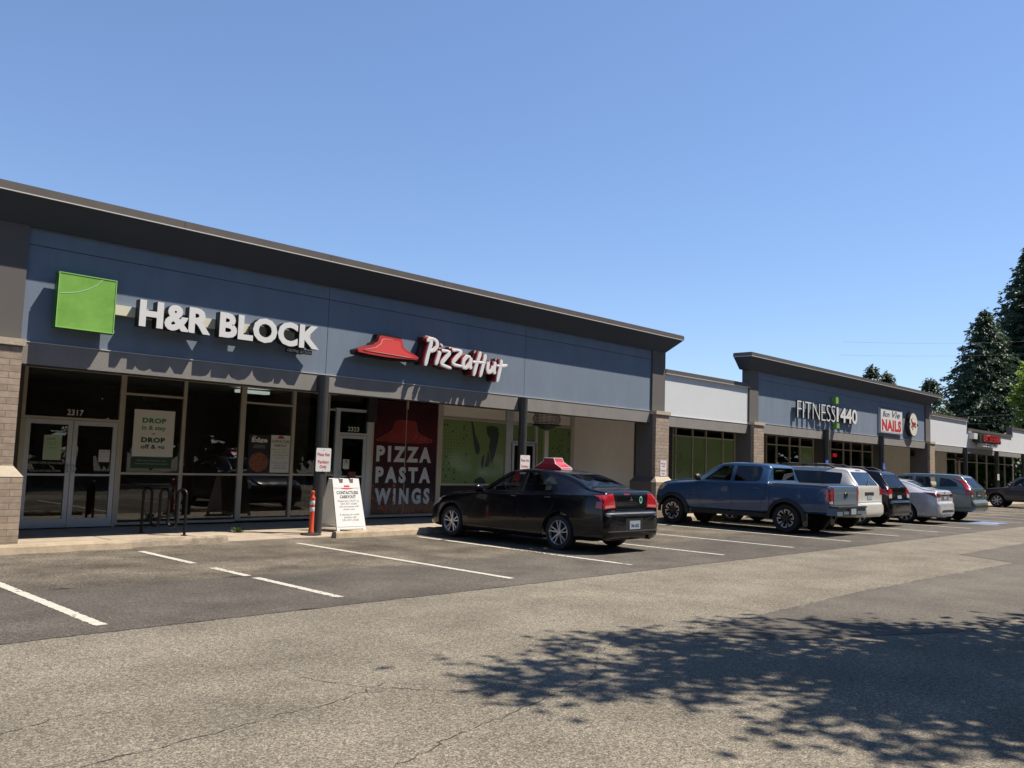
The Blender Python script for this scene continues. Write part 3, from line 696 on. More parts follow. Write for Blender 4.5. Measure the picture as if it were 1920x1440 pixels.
# nails
t = thing('nail_sign', 'flat white rectangular sign reading Bon Vie NAILS', 'shop sign', (40.6, 15, 3.4))
m = MB(); m.box(39.25, 41.95, 14.9, 14.998, 3.4, 4.55); m.build('sign_panel', M_signw, t)
m = MB()
for (a, b, c, d_) in ((39.25, 41.95, 3.4, 3.43), (39.25, 41.95, 4.52, 4.55), (39.25, 39.28, 3.43, 4.52), (41.92, 41.95, 3.43, 4.52)): m.box(a, b, 14.894, 14.9, c, d_)
for zz in (3.46, 4.48): m.box(39.33, 41.87, 14.897, 14.9, zz, zz + .012)
m.build('border', M_navy, t)
m = MB(); wall_text(m, 'NAILS', 39.42, 3.52, 14.9, .52, 2.35, bold=.05); m.build('lettering', M_red, t)
m = MB(); wall_text(m, 'Bon', 39.5, 4.15, 14.9, .26, .85, bold=.015, shear=.35); wall_text(m, 'Vie', 40.65, 4.15, 14.9, .3, .95, bold=.015, shear=.35); m.build('script_lettering', M_navy, t)
# spa
t = thing('round_sign', 'round white sign with red script Spa in a black drum', 'shop sign', (43.1, 15, 3.4))
m = MB(); m.lathe([(0, 0), (.58, 0), (.58, .2), (.555, .215), (.54, .2)], (43.1, 14.998, 3.97), (0, -1, 0), 48); m.build('drum', M_black, t, 40)
m = MB(); m.lathe([(0, .205), (.545, .205)], (43.1, 14.998, 3.97), (0, -1, 0), 48); m.build('face', pm('sign_cream', (.82, .8, .72), .4), t)
m = MB()
SPA = [[(.28, .95), (.18, 1.02), (.04, .9), (.08, .7), (.26, .5), (.3, .25), (.16, .02), (-.04, .06)], [(.42, .52), (.4, .1), (.34, -.35)], [(.42, .45), (.6, .55), (.66, .3), (.56, .06), (.42, .12)], [(1.06, .46), (.9, .54), (.78, .3), (.86, .06), (1.0, .16), (1.08, .46)], [(1.08, .5), (1.06, .2), (1.16, .04), (1.28, .12)]]
for st in SPA: m.tube([(42.78 + p[0] * .5, 14.785, 3.85 + p[1] * .42) for p in st], .02, 6)
m.build('lettering', M_red, t)
m = MB()
for s_ in (-1, 1):
    for zz in (3.93, 3.99): m.box(43.1 + s_ * .5 - .07, 43.1 + s_ * .5 + .04 , 14.775, 14.79, zz, zz + .03)
m.build('side_bars', M_black, t)
# restaurant sign
t = thing('channel_letter_sign', 'red LA SIERRA letters on a dark box on the far white wall', 'restaurant sign', (55, 15, 3.3))
m = MB(); m.box(52.9, 56.95, 14.6, 14.998, 3.5, 4.02); m.build('dark_box', pm('dark_green_box', (.02, .05, .04), .5), t)
m = MB(); wall_text(m, 'LA SIERRA', 53.3, 3.57, 14.6, .38, 3.4, d=.09, bold=-.005); m.build('lettering', M_red, t)
m = MB(); m.box(53.4, 56.4, 14.62, 14.9, 3.28, 3.47, 0); wall_text(m, 'RESTAURANT & CANTINA', 53.55, 3.33, 14.62, .1, 2.7, mi=1, bold=.02); m.build('white_strip', [M_signw, M_dgreen], t)
m = MB(); m.box(52.2, 52.85, 14.7, 14.998, 3.66, 3.98); m.build('side_box', M_beige, t)
# ================================================================= POSTERS AND SMALL THINGS
GL = SF + .045   # glass face
def poster(name, label, x0, x1, z0, z1, mat, lines, y=None, extra=None, cat='poster'):
    y = (SF - .001 if y is None else y)
    t = thing(name, label, cat, ((x0 + x1) / 2, y, z0))
    m = MB(); m.box(x0, x1, y - .004, y, z0, z1); m.build('sheet', mat, t)
    by = {}
    for (s, x, z, h, w, al, mt, bold) in lines:
        mbx = by.setdefault(mt.name, (MB(), mt)); wall_text(mbx[0], s, x, z, y - .0045, h, w, al, .001, bold, 0, 0, 2)
    for k in by: by[k][0].build('lettering', by[k][1], t)
    if extra: extra(t, y - .005)
    return t
G4 = GL - .006
cx = 7.69
poster('window_poster', 'white poster DROP in & stay with a dark green strip in the shop window', 7.27, 8.12, 1.44, 2.4, M_paper,
       [('DROP', cx, 2.13, .105, .5, 'c', M_grtxt, .05), ('in & stay', cx, 1.99, .09, .5, 'c', M_grtxt, .03), ('OR', cx, 1.89, .035, None, 'c', M_txt, .02),
        ('DROP', cx, 1.73, .105, .5, 'c', M_dgreen, .05), ('off & go', cx, 1.6, .09, .5, 'c', M_dgreen, .03)], G4)
t = poster('window_strip', 'dark green strip of small white print under the white poster', 7.27, 8.11, 1.2, 1.425, M_dgreen,
       [("Either way, we'll get you every", cx, 1.345, .032, .62, 'c', M_grey, .01), ('credit and deduction you deserve.', cx, 1.28, .032, .7, 'c', M_grey, .01)], G4)
poster('door_notice', 'pale green paper notice taped inside the left glass door', 5.6, 5.92, 1.33, 1.8, pm('pale_green_paper', (.36, .48, .34), .6),
       [('DROP', 5.65, 1.71, .04, .16, 'l', M_grtxt, .02), ('in & stay', 5.65, 1.66, .03, .17, 'l', M_grtxt, .0), ('or DROP', 5.65, 1.61, .03, .17, 'l', M_grtxt, 0), ('off & go', 5.7, 1.55, .03, .14, 'l', M_grtxt, 0)], SF + .026)
poster('door_notice', 'small white paper notice inside the right glass door', 6.62, 6.83, 1.31, 1.55, pm('white_paper', (.5, .5, .53), .6),
       [('COVID-19', 6.725, 1.5, .02, .16, 'c', M_txt, .01), ('WELCOME', 6.725, 1.45, .014, .14, 'c', M_grey, 0), ('PLEASE', 6.725, 1.41, .014, .14, 'c', M_grey, 0)], SF + .026)
m = MB(); wall_text(m, 'DROP OFFS AVAILABLE', 5.38, 1.25, SF + .026, .045, .6, bold=.02, d=.001); wall_text(m, 'WALK-INS WELCOME', 5.38, 1.1, SF + .026, .04, .56, bold=.02, d=.001)
tag(m.build('door_lettering', M_grey), 'white lettering DROP OFFS AVAILABLE on the left glass door', 'lettering')
m = MB(); wall_text(m, '2317', 5.98, 2.2, SF + .04, .11, .3, d=.002, bold=.01); tag(m.build('address_number', M_paper), 'white house number 2317 over the double doors', 'house number')
m = MB(); wall_text(m, '2323', 12.52, 2.2, SF + .035, .11, .34, d=.002, bold=.01); tag(m.build('address_number', M_paper), 'white house number 2323 over the pizza shop door', 'house number')
# pizza posters
M_pz = pm('pizza_print', (.22, .07, .035), .6, var=.75, vs=28)
def pizza_extra(t, y):
    m = MB(); n = 36; c = (10.13, 1.38); P = [(c[0] + .245 * math.cos(a) * .98, c[1] + .22 * math.sin(a)) for a in [2 * math.pi * k / n for k in range(n)]]
    m.add([(p[0], y, p[1]) for p in P], [list(range(n))]); m.build('pizza_picture', M_pz, t)
    m = MB()
    for k in range(3): m.box(9.98, 10.27, y - .002, y, 1.70 + k * .03, 1.71 + k * .03)
    m.build('fine_print', M_grey, t)
poster('window_poster', 'dark poster with the word Edge over a round pizza', 9.86, 10.39, 1.13, 2.0, pm('dark_poster', (.015, .015, .03), .4),
       [('the', 9.95, 1.95, .03, .1, 'l', M_paper, .02), ('Edge', 9.93, 1.83, .11, .4, 'l', M_paper, .06)], GL - .004, pizza_extra)
HUTM = [(-.16, 0), (-.08, .035), (-.065, .075), (.065, .075), (.08, .035), (.16, 0), (.0, -.012)]
def hut_mark(t, x, z, y, s=1.0, mat=None):
    m = MB(); m.add([(x + p[0] * s, y, z + p[1] * s) for p in HUTM], [list(range(7))]); m.build('hut_mark', mat or M_red, t)
CC = [('CONTACTLESS', .80, .085, .9, M_txt, .02), ('CARRYOUT', .69, .085, .66, M_txt, .02), ('Please text "HUT" to', .6, .05, .88, M_grey, 0), ('503-357-3368', .525, .05, .66, M_grey, 0), ('and someone will', .455, .05, .8, M_grey, 0), ('assist you.', .385, .05, .5, M_grey, 0),
      ('If placing an order', .245, .05, .82, M_grey, 0), ('please call', .175, .05, .5, M_grey, 0), ('503-357-3368', .1, .05, .68, M_grey, 0)]
x0, x1, z0, z1 = 10.42, 10.92, 1.15, 2.01
poster('window_poster', 'white CONTACTLESS CARRYOUT poster beside the dark pizza poster', x0, x1, z0, z1, M_paper,
       [(s, (x0 + x1) / 2, z0 + a * (z1 - z0), h * .7, w * (x1 - x0), 'c', mt, b) for s, a, h, w, mt, b in CC], GL - .004, lambda t, y: hut_mark(t, (x0 + x1) / 2, z0 + .92 * (z1 - z0), y, .8))
poster('door_notice', 'small white notice with a black roof mark on the pizza shop door', 12.42, 12.6, 1.27, 1.5, M_paper, [('OPEN', 12.51, 1.4, .03, .13, 'c', M_txt, .02), ('WELCOME', 12.51, 1.35, .02, .13, 'c', M_txt, 0)], SF + .026, lambda t, y: hut_mark(t, 12.51, 1.45, y, .4, M_txt))
m = MB(); m.box(12.55, 12.76, SF - .05, SF + .01, 1.05, 1.2); tag(m.build('door_box', pm('maroon', (.14, .03, .03), .5)), 'small maroon box on the push bar of the pizza shop door', 'box')
# mural
t = thing('window_mural', 'dark red window mural reading PIZZA PASTA WINGS under a roof shape', 'mural', (14.37, SF, .12))
m = MB(); m.box(13.3, 14.345, SF + .02, SF + .03, .12, 3.05); m.box(14.36, 15.44, SF + .02, SF + .03, .12, 3.05); 
def mural_mat():
    mt = bpy.data.materials.new('mural_print'); mt.use_nodes = True; n = mt.node_tree.nodes; l = mt.node_tree.links; p = n['Principled BSDF']; p.inputs['Roughness'].default_value = .2
    tc = n.new('ShaderNodeTexCoord'); sx = n.new('ShaderNodeSeparateXYZ'); l.new(tc.outputs['Object'], sx.inputs[0])
    nz = n.new('ShaderNodeTexNoise'); nz.inputs['Scale'].default_value = 1.6; l.new(tc.outputs['Object'], nz.inputs['Vector'])
    a = n.new('ShaderNodeMath'); a.operation = 'MULTIPLY_ADD'; a.inputs[1].default_value = 1.2; l.new(nz.outputs[0], a.inputs[0]); l.new(sx.outputs[2], a.inputs[2])
    cr = n.new('ShaderNodeValToRGB'); r = n.new('ShaderNodeMapRange'); r.inputs[1].default_value = .5; r.inputs[2].default_value = 3.8; l.new(a.outputs[0], r.inputs[0]); l.new(r.outputs[0], cr.inputs[0])
    e = cr.color_ramp.elements; e[0].position = 0; e[0].color = (.03, .009, .012, 1); e[1].position = 1; e[1].color = (.022, .006, .011, 1)
    for pos, c in ((.35, (.02, .009, .014, 1)), (.68, (.065, .009, .015, 1)), (.85, (.04, .007, .012, 1))): x = e.new(pos); x.color = c
    l.new(cr.outputs[0], p.inputs['Base Color']); return mt
f = m.build('mural_sheet', mural_mat(), t)
m = MB(); yb = SF + .019
hm = [(13.42, 2.0), (13.4, 2.03), (13.72, 2.18), (13.88, 2.28), (13.98, 2.52), (14.1, 2.56), (14.62, 2.56), (14.7, 2.5), (14.74, 2.3), (14.85, 2.22), (15.25, 2.08), (15.27, 2.04), (15.2, 2.0), (14.9, 1.985), (14.3, 1.975), (13.8, 1.985)]
m.add([(p[0], yb, p[1]) for p in hm], [list(range(len(hm)))]); sub(f, m, 'roof_shape', pm('mural_red', (.21, .028, .026), .25, var=.25, vs=2))
m = MB()
for i in range(len(hm)):
    a, b = Vector((hm[i][0], yb - .002, hm[i][1])), Vector((hm[(i + 1) % len(hm)][0], yb - .002, hm[(i + 1) % len(hm)][1])); m.tube([a, b], .008, 4)
sub(f, m, 'roof_outline', pm('mural_pink', (.22, .06, .05), .3))
m = MB()
SPACE[0] = 1.32
for s, z in (('PIZZA', 1.47), ('PASTA', .93), ('WINGS', .38)):
    wall_text(m, s, 13.42, z, yb - .002, .41, 1.83, bold=.05, d=.002)
SPACE[0] = 1.0
sub(f, m, 'lettering', pm('mural_white', (.5, .55, .62), .4))
m = MB(); m2 = MB(); rr = random.Random(3)
for k in range(70):
    x = 13.35 + 2.05 * rr.random() ** 1.3; z = .16 + (.75 if x < 14.3 else .33) * rr.random() ** 1.4
    r_ = rr.uniform(.012, .05); q = m if rr.random() < .6 else m2; n = 10; yy = yb - .0006 * (k + 5) / 12 - .0008
    q.add([(x + r_ * math.cos(2 * math.pi * i / n), yy, z + r_ * math.sin(2 * math.pi * i / n)) for i in range(n)], [list(range(n))])
sub(f, m, 'bubbles', pm('mural_bubble', (.3, .05, .035), .3)); sub(f, m2, 'dark_bubbles', pm('mural_bubble_dark', (.14, .02, .02), .3))
# green film graphics: dot pattern and dark abstract splashes
def dots(x0, nx, z0, nz, lab, flip=False):
    m = MB(); m2 = MB(); rr = random.Random(int(x0 * 10)); y = GL - .001
    for i in range(nx):
        for k in range(nz):
            fade = (i / nx) if not flip else 1 - i / nx
            if rr.random() < fade * .75: continue
            x = x0 + i * .105; z = z0 + k * .088; q = m if rr.random() < .2 else m2; r_ = .03 if q is m else .016
            q.add([(x + r_ * math.cos(a), y, z + r_ * math.sin(a)) for a in [math.pi / 3 * j for j in range(6)]], [list(range(6))])
    t = thing('film_graphics', lab, 'window graphics', (x0, y, z0)); m.build('black_dots', M_txt, t); m2.build('pale_dots', pm('pale_dot', (.22, .36, .14), .3), t); return t
t = dots(15.72, 10, .95, 19, 'dot pattern and dark figure shape on the green film behind the black sedan nose')
def blob(pts, y, mb):
    mb.add([(p[0], y, p[1]) for p in pts], [list(range(len(pts)))])
m = MB(); y = GL - .002
blob([(16.72, 2.66), (16.78, 2.66), (16.9, 2.3), (17.05, 2.05), (17.1, 1.9), (17.05, 1.75), (16.93, 1.78), (16.85, 2.05), (16.78, 2.35)], y, m)
blob([(17.32, 2.55), (17.55, 2.6), (17.8, 2.55), (17.86, 2.35), (17.8, 2.1), (17.72, 1.8), (17.6, 1.5), (17.52, 1.65), (17.45, 2.0), (17.5, 2.2), (17.36, 2.35)], y, m)
blob([(17.42, 1.9), (17.52, 1.6), (17.45, 1.4), (17.3, 1.42), (17.38, 1.65)], y - .001, m)
blob([(17.3, 1.75), (17.26, 1.5), (17.22, 1.3), (17.15, 1.5), (17.2, 1.7)], y, m)
blob([(16.95, 1.05), (17.15, 1.12), (17.3, 1.05), (17.4, .92), (17.0, .9), (16.9, .96)], y, m)
m.build('dark_figure', pm('film_dark', (.035, .05, .045), .2), t)
t2 = dots(20.15, 9, .8, 21, 'dot pattern on the green film under the wire cage', True)
dots(27.12, 5, .6, 23, 'dot pattern on the green film above the blue pickup hood')
# signs on poles and pillar
def small_sign(name, label, x0, x1, z0, z1, y, lines, mat=M_signw, group=None, post=False):
    t = thing(name, label, 'sign', ((x0 + x1) / 2, y, z0), 0, group); m = MB(); r_ = .025
    P = []
    for (cx, cz, a0) in ((x1 - r_, z1 - r_, 0), (x0 + r_, z1 - r_, 90), (x0 + r_, z0 + r_, 180), (x1 - r_, z0 + r_, 270)):
        for k in range(4): a = math.radians(a0 + k * 30); P.append((cx + r_ * math.cos(a), cz + r_ * math.sin(a)))
    m.prism(P, Vector((0, y, 0)), UX, UZ, NY, .004); m.build('plate', mat, t)
    m = MB()
    for (s, z, h, w) in lines: wall_text(m, s, (x0 + x1) / 2, z, y - .0045, h, w, 'c', .001, .03, 0, 0, 2)
    if lines: m.build('lettering', M_red if mat is M_signw else M_signw, t)
    m = MB()
    for z in (z0 + .03, z1 - .03): m.lathe([(0, 0), (.008, 0), (.008, .008), (0, .01)], ((x0 + x1) / 2, y - .004, z), (0, -1, 0), 8)
    m.build('bolt', M_silver, t)
    return t
small_sign('parking_sign', 'white Pizza Hut Parking Only sign on the pole above the orange post', 9.70, 10.05, 1.26, 1.73, 14.772, [('Pizza Hut', 1.57, .065, .29), ('Parking', 1.42, .065, .26), ('Only', 1.325, .065, .17)])
small_sign('parking_sign', 'white Pizza Hut Parking Only sign on the pole behind the black sedan', 15.64, 15.99, 1.28, 1.75, 14.772, [('Pizza Hut', 1.59, .065, .29), ('Parking', 1.44, .065, .26), ('Only', 1.345, .065, .17)])
small_sign('parking_sign', 'tall white sign with red print on the tan brick pillar by the blue pickup', 21.77, 22.1, 1.29, 1.76, 14.774, [('Fitness', 1.64, .05, .25), ('1440', 1.56, .05, .16), ('Parking', 1.43, .05, .25), ('Only', 1.34, .05, .16)])
M_hc = pm('sign_blue', (.02, .09, .45), .4)
for x, l in ((33.4, 'blue accessible parking sign on the pole behind the white SUV'), (39.3, 'blue accessible parking sign on the pole behind the black SUV')):
    t = small_sign('accessible_sign', l, x - .16, x + .16, 1.74, 2.04, 14.772, [], M_hc, 'blue accessible parking signs on the poles')
    m = MB(); y = 14.766
    m.lathe([(0, 0), (.025, 0), (.025, .003), (0, .003)], (x - .01, y, 1.98), (0, -1, 0), 10)
    m.tube([(x - .01, y, 1.95), (x - .005, y, 1.87), (x + .05, y, 1.87), (x + .075, y, 1.79)], .011, 5)
    m.tube([(x - .02 + .055 * math.cos(a), y, 1.835 + .055 * math.sin(a)) for a in [2.2 + k * .36 for k in range(14)]], .009, 5); m.build('wheelchair_symbol', M_signw, t)
t = small_sign('parking_sign', 'small white sign by the far dark SUV', 56.8, 57.2, 1.4, 1.76, 14.772, [('Parking', 1.6, .06, .3), ('Only', 1.48, .06, .2)])
m = MB(); wall_text(m, 'OPEN', 40.74, 2.3, SF + .04, .17, .46, d=.01, bold=.03); tag(m.build('neon_sign', pm('neon_red', (1, .03, .04), .4, emit=.12)), 'small lit red OPEN sign in a gym front window', 'neon sign')
# delineator post
t = thing('delineator_post', 'orange tube post with white bands on a black rubber foot', 'traffic post', (9.6, 14.66, .02))
m = MB(); m.lathe([(0, .02), (.2, .02), (.21, .035), (.16, .055), (.06, .065), (0, .065)], (9.6, 14.66, 0), (0, 0, 1), 8); m.build('foot', M_rubber, t)
m = MB(); m.lathe([(.0, .06), (.055, .06), (.055, .1), (.047, .12), (.045, .7), (.052, .72), (.052, .75), (.03, .78), (.028, .82), (.038, .84), (.038, .87), (.015, .885), (0, .885)], (9.6, 14.66, 0), (0, 0, 1), 20); m.build('tube', M_orange, t, 40)
for a, b in ((.48, .56), (.61, .69)):
    m = MB(); m.lathe([(.0465, a), (.0475, a + .002), (.0475, b - .002), (.0465, b)], (9.6, 14.66, 0), (0, 0, 1), 20); m.build('reflective_band', pm('reflective_white', (.72, .74, .74), .3), t, 40)
# sandwich board
t = thing('sandwich_board', 'white plastic sandwich board reading CONTACTLESS CARRYOUT', 'sandwich board', (10.75, 15.2, .02))
M_pl = pm('white_plastic', (.74, .75, .74), .45, var=.03, vs=6)
ang = math.radians(2)
Ux = Vector((math.cos(ang), math.sin(ang), 0))
def board(front):
    O = Vector((10.385, 14.93, .02)) if front else Vector((10.385, 15.72, .02))
    T = Vector((10.385 + .03, 15.29, 1.1)) if front else Vector((10.385 + .03, 15.36, 1.1))
    V = (T - O); L = V.length; V.normalize(); N = Ux.cross(V) if front else V.cross(Ux)
    m = MB(); w0, w1 = .75, .69; i0 = (w0 - w1) / 2
    poly = [(0, 0), (.07, 0), (.075, .05), (w0 - .075, .05), (w0 - .07, 0), (w0, 0), (w0 - i0, L), (w0 - i0 - .15, L), (w0 - i0 - .17, L - .1), (.47, L - .1), (.45, L - .01), (.43, L), (.32, L), (.3, L - .01), (.28, L - .1), (i0 + .17, L - .1), (i0 + .15, L), (i0, L)]
    P = [p for p in poly]
    m.prism(P, O, Ux, V, N, .03)
    # raised rim
    for (a, b, c, d_) in ((.03, .72, .10, .12), (.05, .70, .93, .945)): m.prism([(a, c), (b, c), (b, d_), (a, d_)], O, Ux, V, N, .036)
    o = m.build('front_panel' if front else 'back_panel', M_pl, t)
    return o, O, V, N, L
o, O, V, N, L = board(True); board(False)
by = {}
for s, a, h, w, mt, b in CC:
    mbx = by.setdefault(mt.name, (MB(), mt)); put_text(mbx[0], s, O + Ux * .375 + V * (.14 + a * .82), Ux, V, N, h * .78, w * .62, 'c', .002, b, 0, 0, 2, .031)
for k in by: sub(o, by[k][0], 'lettering', by[k][1])
m = MB(); m.prism([(.375 + p[0] * .95, .93 + .0 + p[1] * .95 - .015) for p in HUTM], O, Ux, V, N, .034); sub(o, m, 'hut_mark', M_red)
m = MB(); m.tube([O + Ux * .0 + V * .12 + Vector((0, .06, .0)), Vector((10.39, 15.66, .14))], .012, 6); m.build('hinge_strap', M_pl, t)
# bike rack
t = thing('bike_rack', 'black wave shaped tube bike rack standing on the walkway', 'bike rack', (7.2, 16, .02))
m = MB(); a0 = Vector((6.98, 16.35, 0)); a1 = Vector((7.42, 15.5, 0)); D = a1 - a0; P = []
tops, lows = .86, .17; k = 5; r_ = 1 / (2 * k)
P.append(a0 + Vector((0, 0, .02))); 
for i in range(k):
    c = (i + .5) / k; up = i % 2 == 0; zc = (tops - .09) if up else (lows + .09)
    for j in range(9):
        a = math.pi - math.pi * j / 8; P.append(a0 + D * (c + r_ * math.cos(a)) + Vector((0, 0, zc + (.09 * math.sin(a) if up else -.09 * math.sin(a)))))
P.append(a1 + Vector((0, 0, .02)))
m.tube(P, .026, 10); m.build('tube', pm('rack_black', (.006, .006, .007), .45, spec=.3), t, 50)
m = MB()
for a in (a0, a1): m.lathe([(0, .02), (.06, .02), (.06, .032), (.025, .034)], a, (0, 0, 1), 14)
m.build('foot_plate', M_black, t)
# weed
t = thing('weed', 'small green weed growing from the walkway joint', 'weed', (8.62, 15.7, .02)); m = MB(); rr = random.Random(5)
for k in range(60):
    a = rr.uniform(0, 6.28); l_ = rr.uniform(.05, .16); h_ = rr.uniform(.02, .13); b = Vector((8.62 + rr.gauss(0, .04), 15.7 + rr.gauss(0, .03), .02)); e = b + Vector((math.cos(a) * l_, math.sin(a) * l_, h_)); w_ = Vector((-math.sin(a), math.cos(a), 0)) * .012
    m.add([b - w_ * .3, b + (e - b) * .5 + w_ + Vector((0, 0, .02)), e, b + (e - b) * .5 - w_ + Vector((0, 0, .02))], [(0, 1, 2, 3)])
m.build('leaves', pm('weed_green', (.09, .16, .04), .7), t)
# wire cage heaters on posts under canopy
def cage(x, y, label, ztop=2.98):
    t = thing('patio_heater', label, 'patio heater', (x, y, .02)); r_ = .36
    m = MB(); m.lathe([(0, .02), (.25, .02), (.25, .06), (.1, .1), (.075, .12), (.075, ztop - .5), (0, ztop - .5)], (x, y, 0), (0, 0, 1), 16); m.build('post', M_frame, t, 40)
    m = MB()
    for z in (ztop - .36, ztop): m.lathe([(0, z), (r_ * 1.12, z), (r_ * 1.12, z + .035), (0, z + .035)], (x, y, 0), (0, 0, 1), 20)
    m.lathe([(.08, ztop - .46), (.2, ztop - .42), (.3, ztop - .36)], (x, y, 0), (0, 0, 1), 20); m.build('plate', M_dark, t)
    m = MB(); n = 16
    for q in range(n):
        a = 2 * math.pi * q / n; m.tube([(x + (r_ - .05 + .09 * math.sin(math.pi * k / 6)) * math.cos(a), y + (r_ - .05 + .09 * math.sin(math.pi * k / 6)) * math.sin(a), ztop - .33 + .33 * k / 6) for k in range(7)], .0045, 4)
    for k in range(1, 8, 1):
        rr_ = r_ - .05 + .09 * math.sin(math.pi * k / 8); m.tube([(x + rr_ * math.cos(2 * math.pi * q / n), y + rr_ * math.sin(2 * math.pi * q / n), ztop - .33 + .33 * k / 8) for q in range(n + 1)], .0045, 4, cap=False)
    m.build('wire_cage', M_dark, t)
cage(18.3, 16.3, 'post with a round wire cage head near the pizza shop end door')
cage(55.2, 16.4, 'post with a round wire cage head right of the far brick pillar')
# ================================================================= CARS
M_tyre = pm('tyre_rubber', (.013, .013, .014), .8, var=.2, vs=9)
M_alloy = pm('alloy', (.5, .5, .52), .32, .7)
M_blackrim = pm('black_rim', (.02, .02, .022), .4)
M_cab = pm('car_interior', (.014, .014, .016), .8)
M_seat = pm('car_seat', (.03, .03, .032), .9)
M_trim = pm('black_trim', (.014, .014, .015), .55)
M_chrome = pm('chrome', (.6, .6, .62), .15, 1)
M_tail = pm('tail_lamp', (.3, .012, .02), .12, coat=.6)
M_taild = pm('tail_lamp_dark', (.2, .006, .012), .12, coat=.6)
M_lampw = pm('lamp_clear', (.62, .62, .62), .1, .2)
M_amber = pm('amber_lamp', (.6, .18, .03), .15)
M_plate = pm('licence_plate', (.34, .4, .5), .4)
M_cglass = glass_mat('car_glass', (.78, .83, .82), .55)
M_pglass = glass_mat('privacy_glass', (.05, .055, .06), 1.15)
def sec(st):
    y, zb, zt, hw, hb, ht, zbel = st
    be = min(zbel, zt - .035); g = zt - be; rr = min(.075, g * .42)
    ht = min(ht, hb)
    P = [(0, zb), (hw * .5, zb), (hw * .84, zb), (hw * .95, zb + .03), (hw * .985, zb + .12 * (be - zb) + .02), (hw, zb + .42 * (be - zb)), (hw * .993, zb + .72 * (be - zb)), (hb + (hw - hb) * .35, be - .03), (hb, be)]
    P += [(hb + (ht - hb) * .33 + .008 * min(1, g * 3), be + (g - rr) * .36), (hb + (ht - hb) * .7 + .01 * min(1, g * 3), be + (g - rr) * .72), (ht, zt - rr), (ht - rr * .55, zt - rr * .32), (ht * .72, zt - rr * .08), (ht * .36, zt - .004), (0, zt)]
    out = []
    n = len(P)
    for i in range(n - 1):
        p0 = P[i - 1] if i else (-P[1][0], P[1][1]); p1, p2 = P[i], P[i + 1]; p3 = P[i + 2] if i + 2 < n else (-P[n - 2][0], P[n - 2][1])
        for k in range(3):
            t = k / 3; q = []
            for c in (0, 1):
                m1 = (p2[c] - p0[c]) * .42; m2 = (p3[c] - p1[c]) * .42
                q.append((2 * t ** 3 - 3 * t * t + 1) * p1[c] + (t ** 3 - 2 * t * t + t) * m1 + (-2 * t ** 3 + 3 * t * t) * p2[c] + (t ** 3 - t * t) * m2)
            out.append((max(q[0], 0), q[1]))
    out[0] = (0, out[0][1]); out.append((0, zt)); return out
def interp(keys, sub_=4):
    out = []; n = len(keys)
    for i in range(n - 1):
        p0 = keys[max(i - 1, 0)]; p1, p2 = keys[i], keys[i + 1]; p3 = keys[min(i + 2, n - 1)]
        for k in range(sub_):
            t = k / sub_; r = []
            for c in range(7):
                def tan(a, b, d):  # monotone limited
                    s0, s1 = b[c] - a[c], d[c] - b[c]
                    if s0 * s1 <= 0 and c == 0: return 0
                    if s0 * s1 <= 0: return (s0 + s1) * .12
                    return 2 * s0 * s1 / (s0 + s1)
                m1 = tan(p0, p1, p2) if i else p2[c] - p1[c]; m2 = tan(p1, p2, p3) if i < n - 2 else p2[c] - p1[c]
                r.append((2 * t ** 3 - 3 * t * t + 1) * p1[c] + (t ** 3 - 2 * t * t + t) * m1 + (-2 * t ** 3 + 3 * t * t) * p2[c] + (t ** 3 - t * t) * m2)
            out.append(tuple(r))
    out.append(keys[-1]); return out
def loft(sts, f=sec):
    m = MB(); rings = []
    for st in sts:
        h = f(st); ring_ = [(p[0], st[0], p[1]) for p in h] + [(-p[0], st[0], p[1]) for p in h[-2:0:-1]]
        rings.append(ring_)
    n = len(rings[0])
    for r in rings: m.v += r
    for i in range(len(rings) - 1):
        for q in range(n): m.f.append([i * n + q, i * n + (q + 1) % n, (i + 1) * n + (q + 1) % n, (i + 1) * n + q])
    m.f.append(list(range(n))); m.f.append([(len(rings) - 1) * n + q for q in range(n)][::-1]); m.m = [0] * len(m.f); return m
def to_mesh(m, name, mats):
    me = bpy.data.meshes.new(name); me.from_pydata(m.v, [], m.f)
    for x in mats: me.materials.append(x)
    fixnormals(me); return me
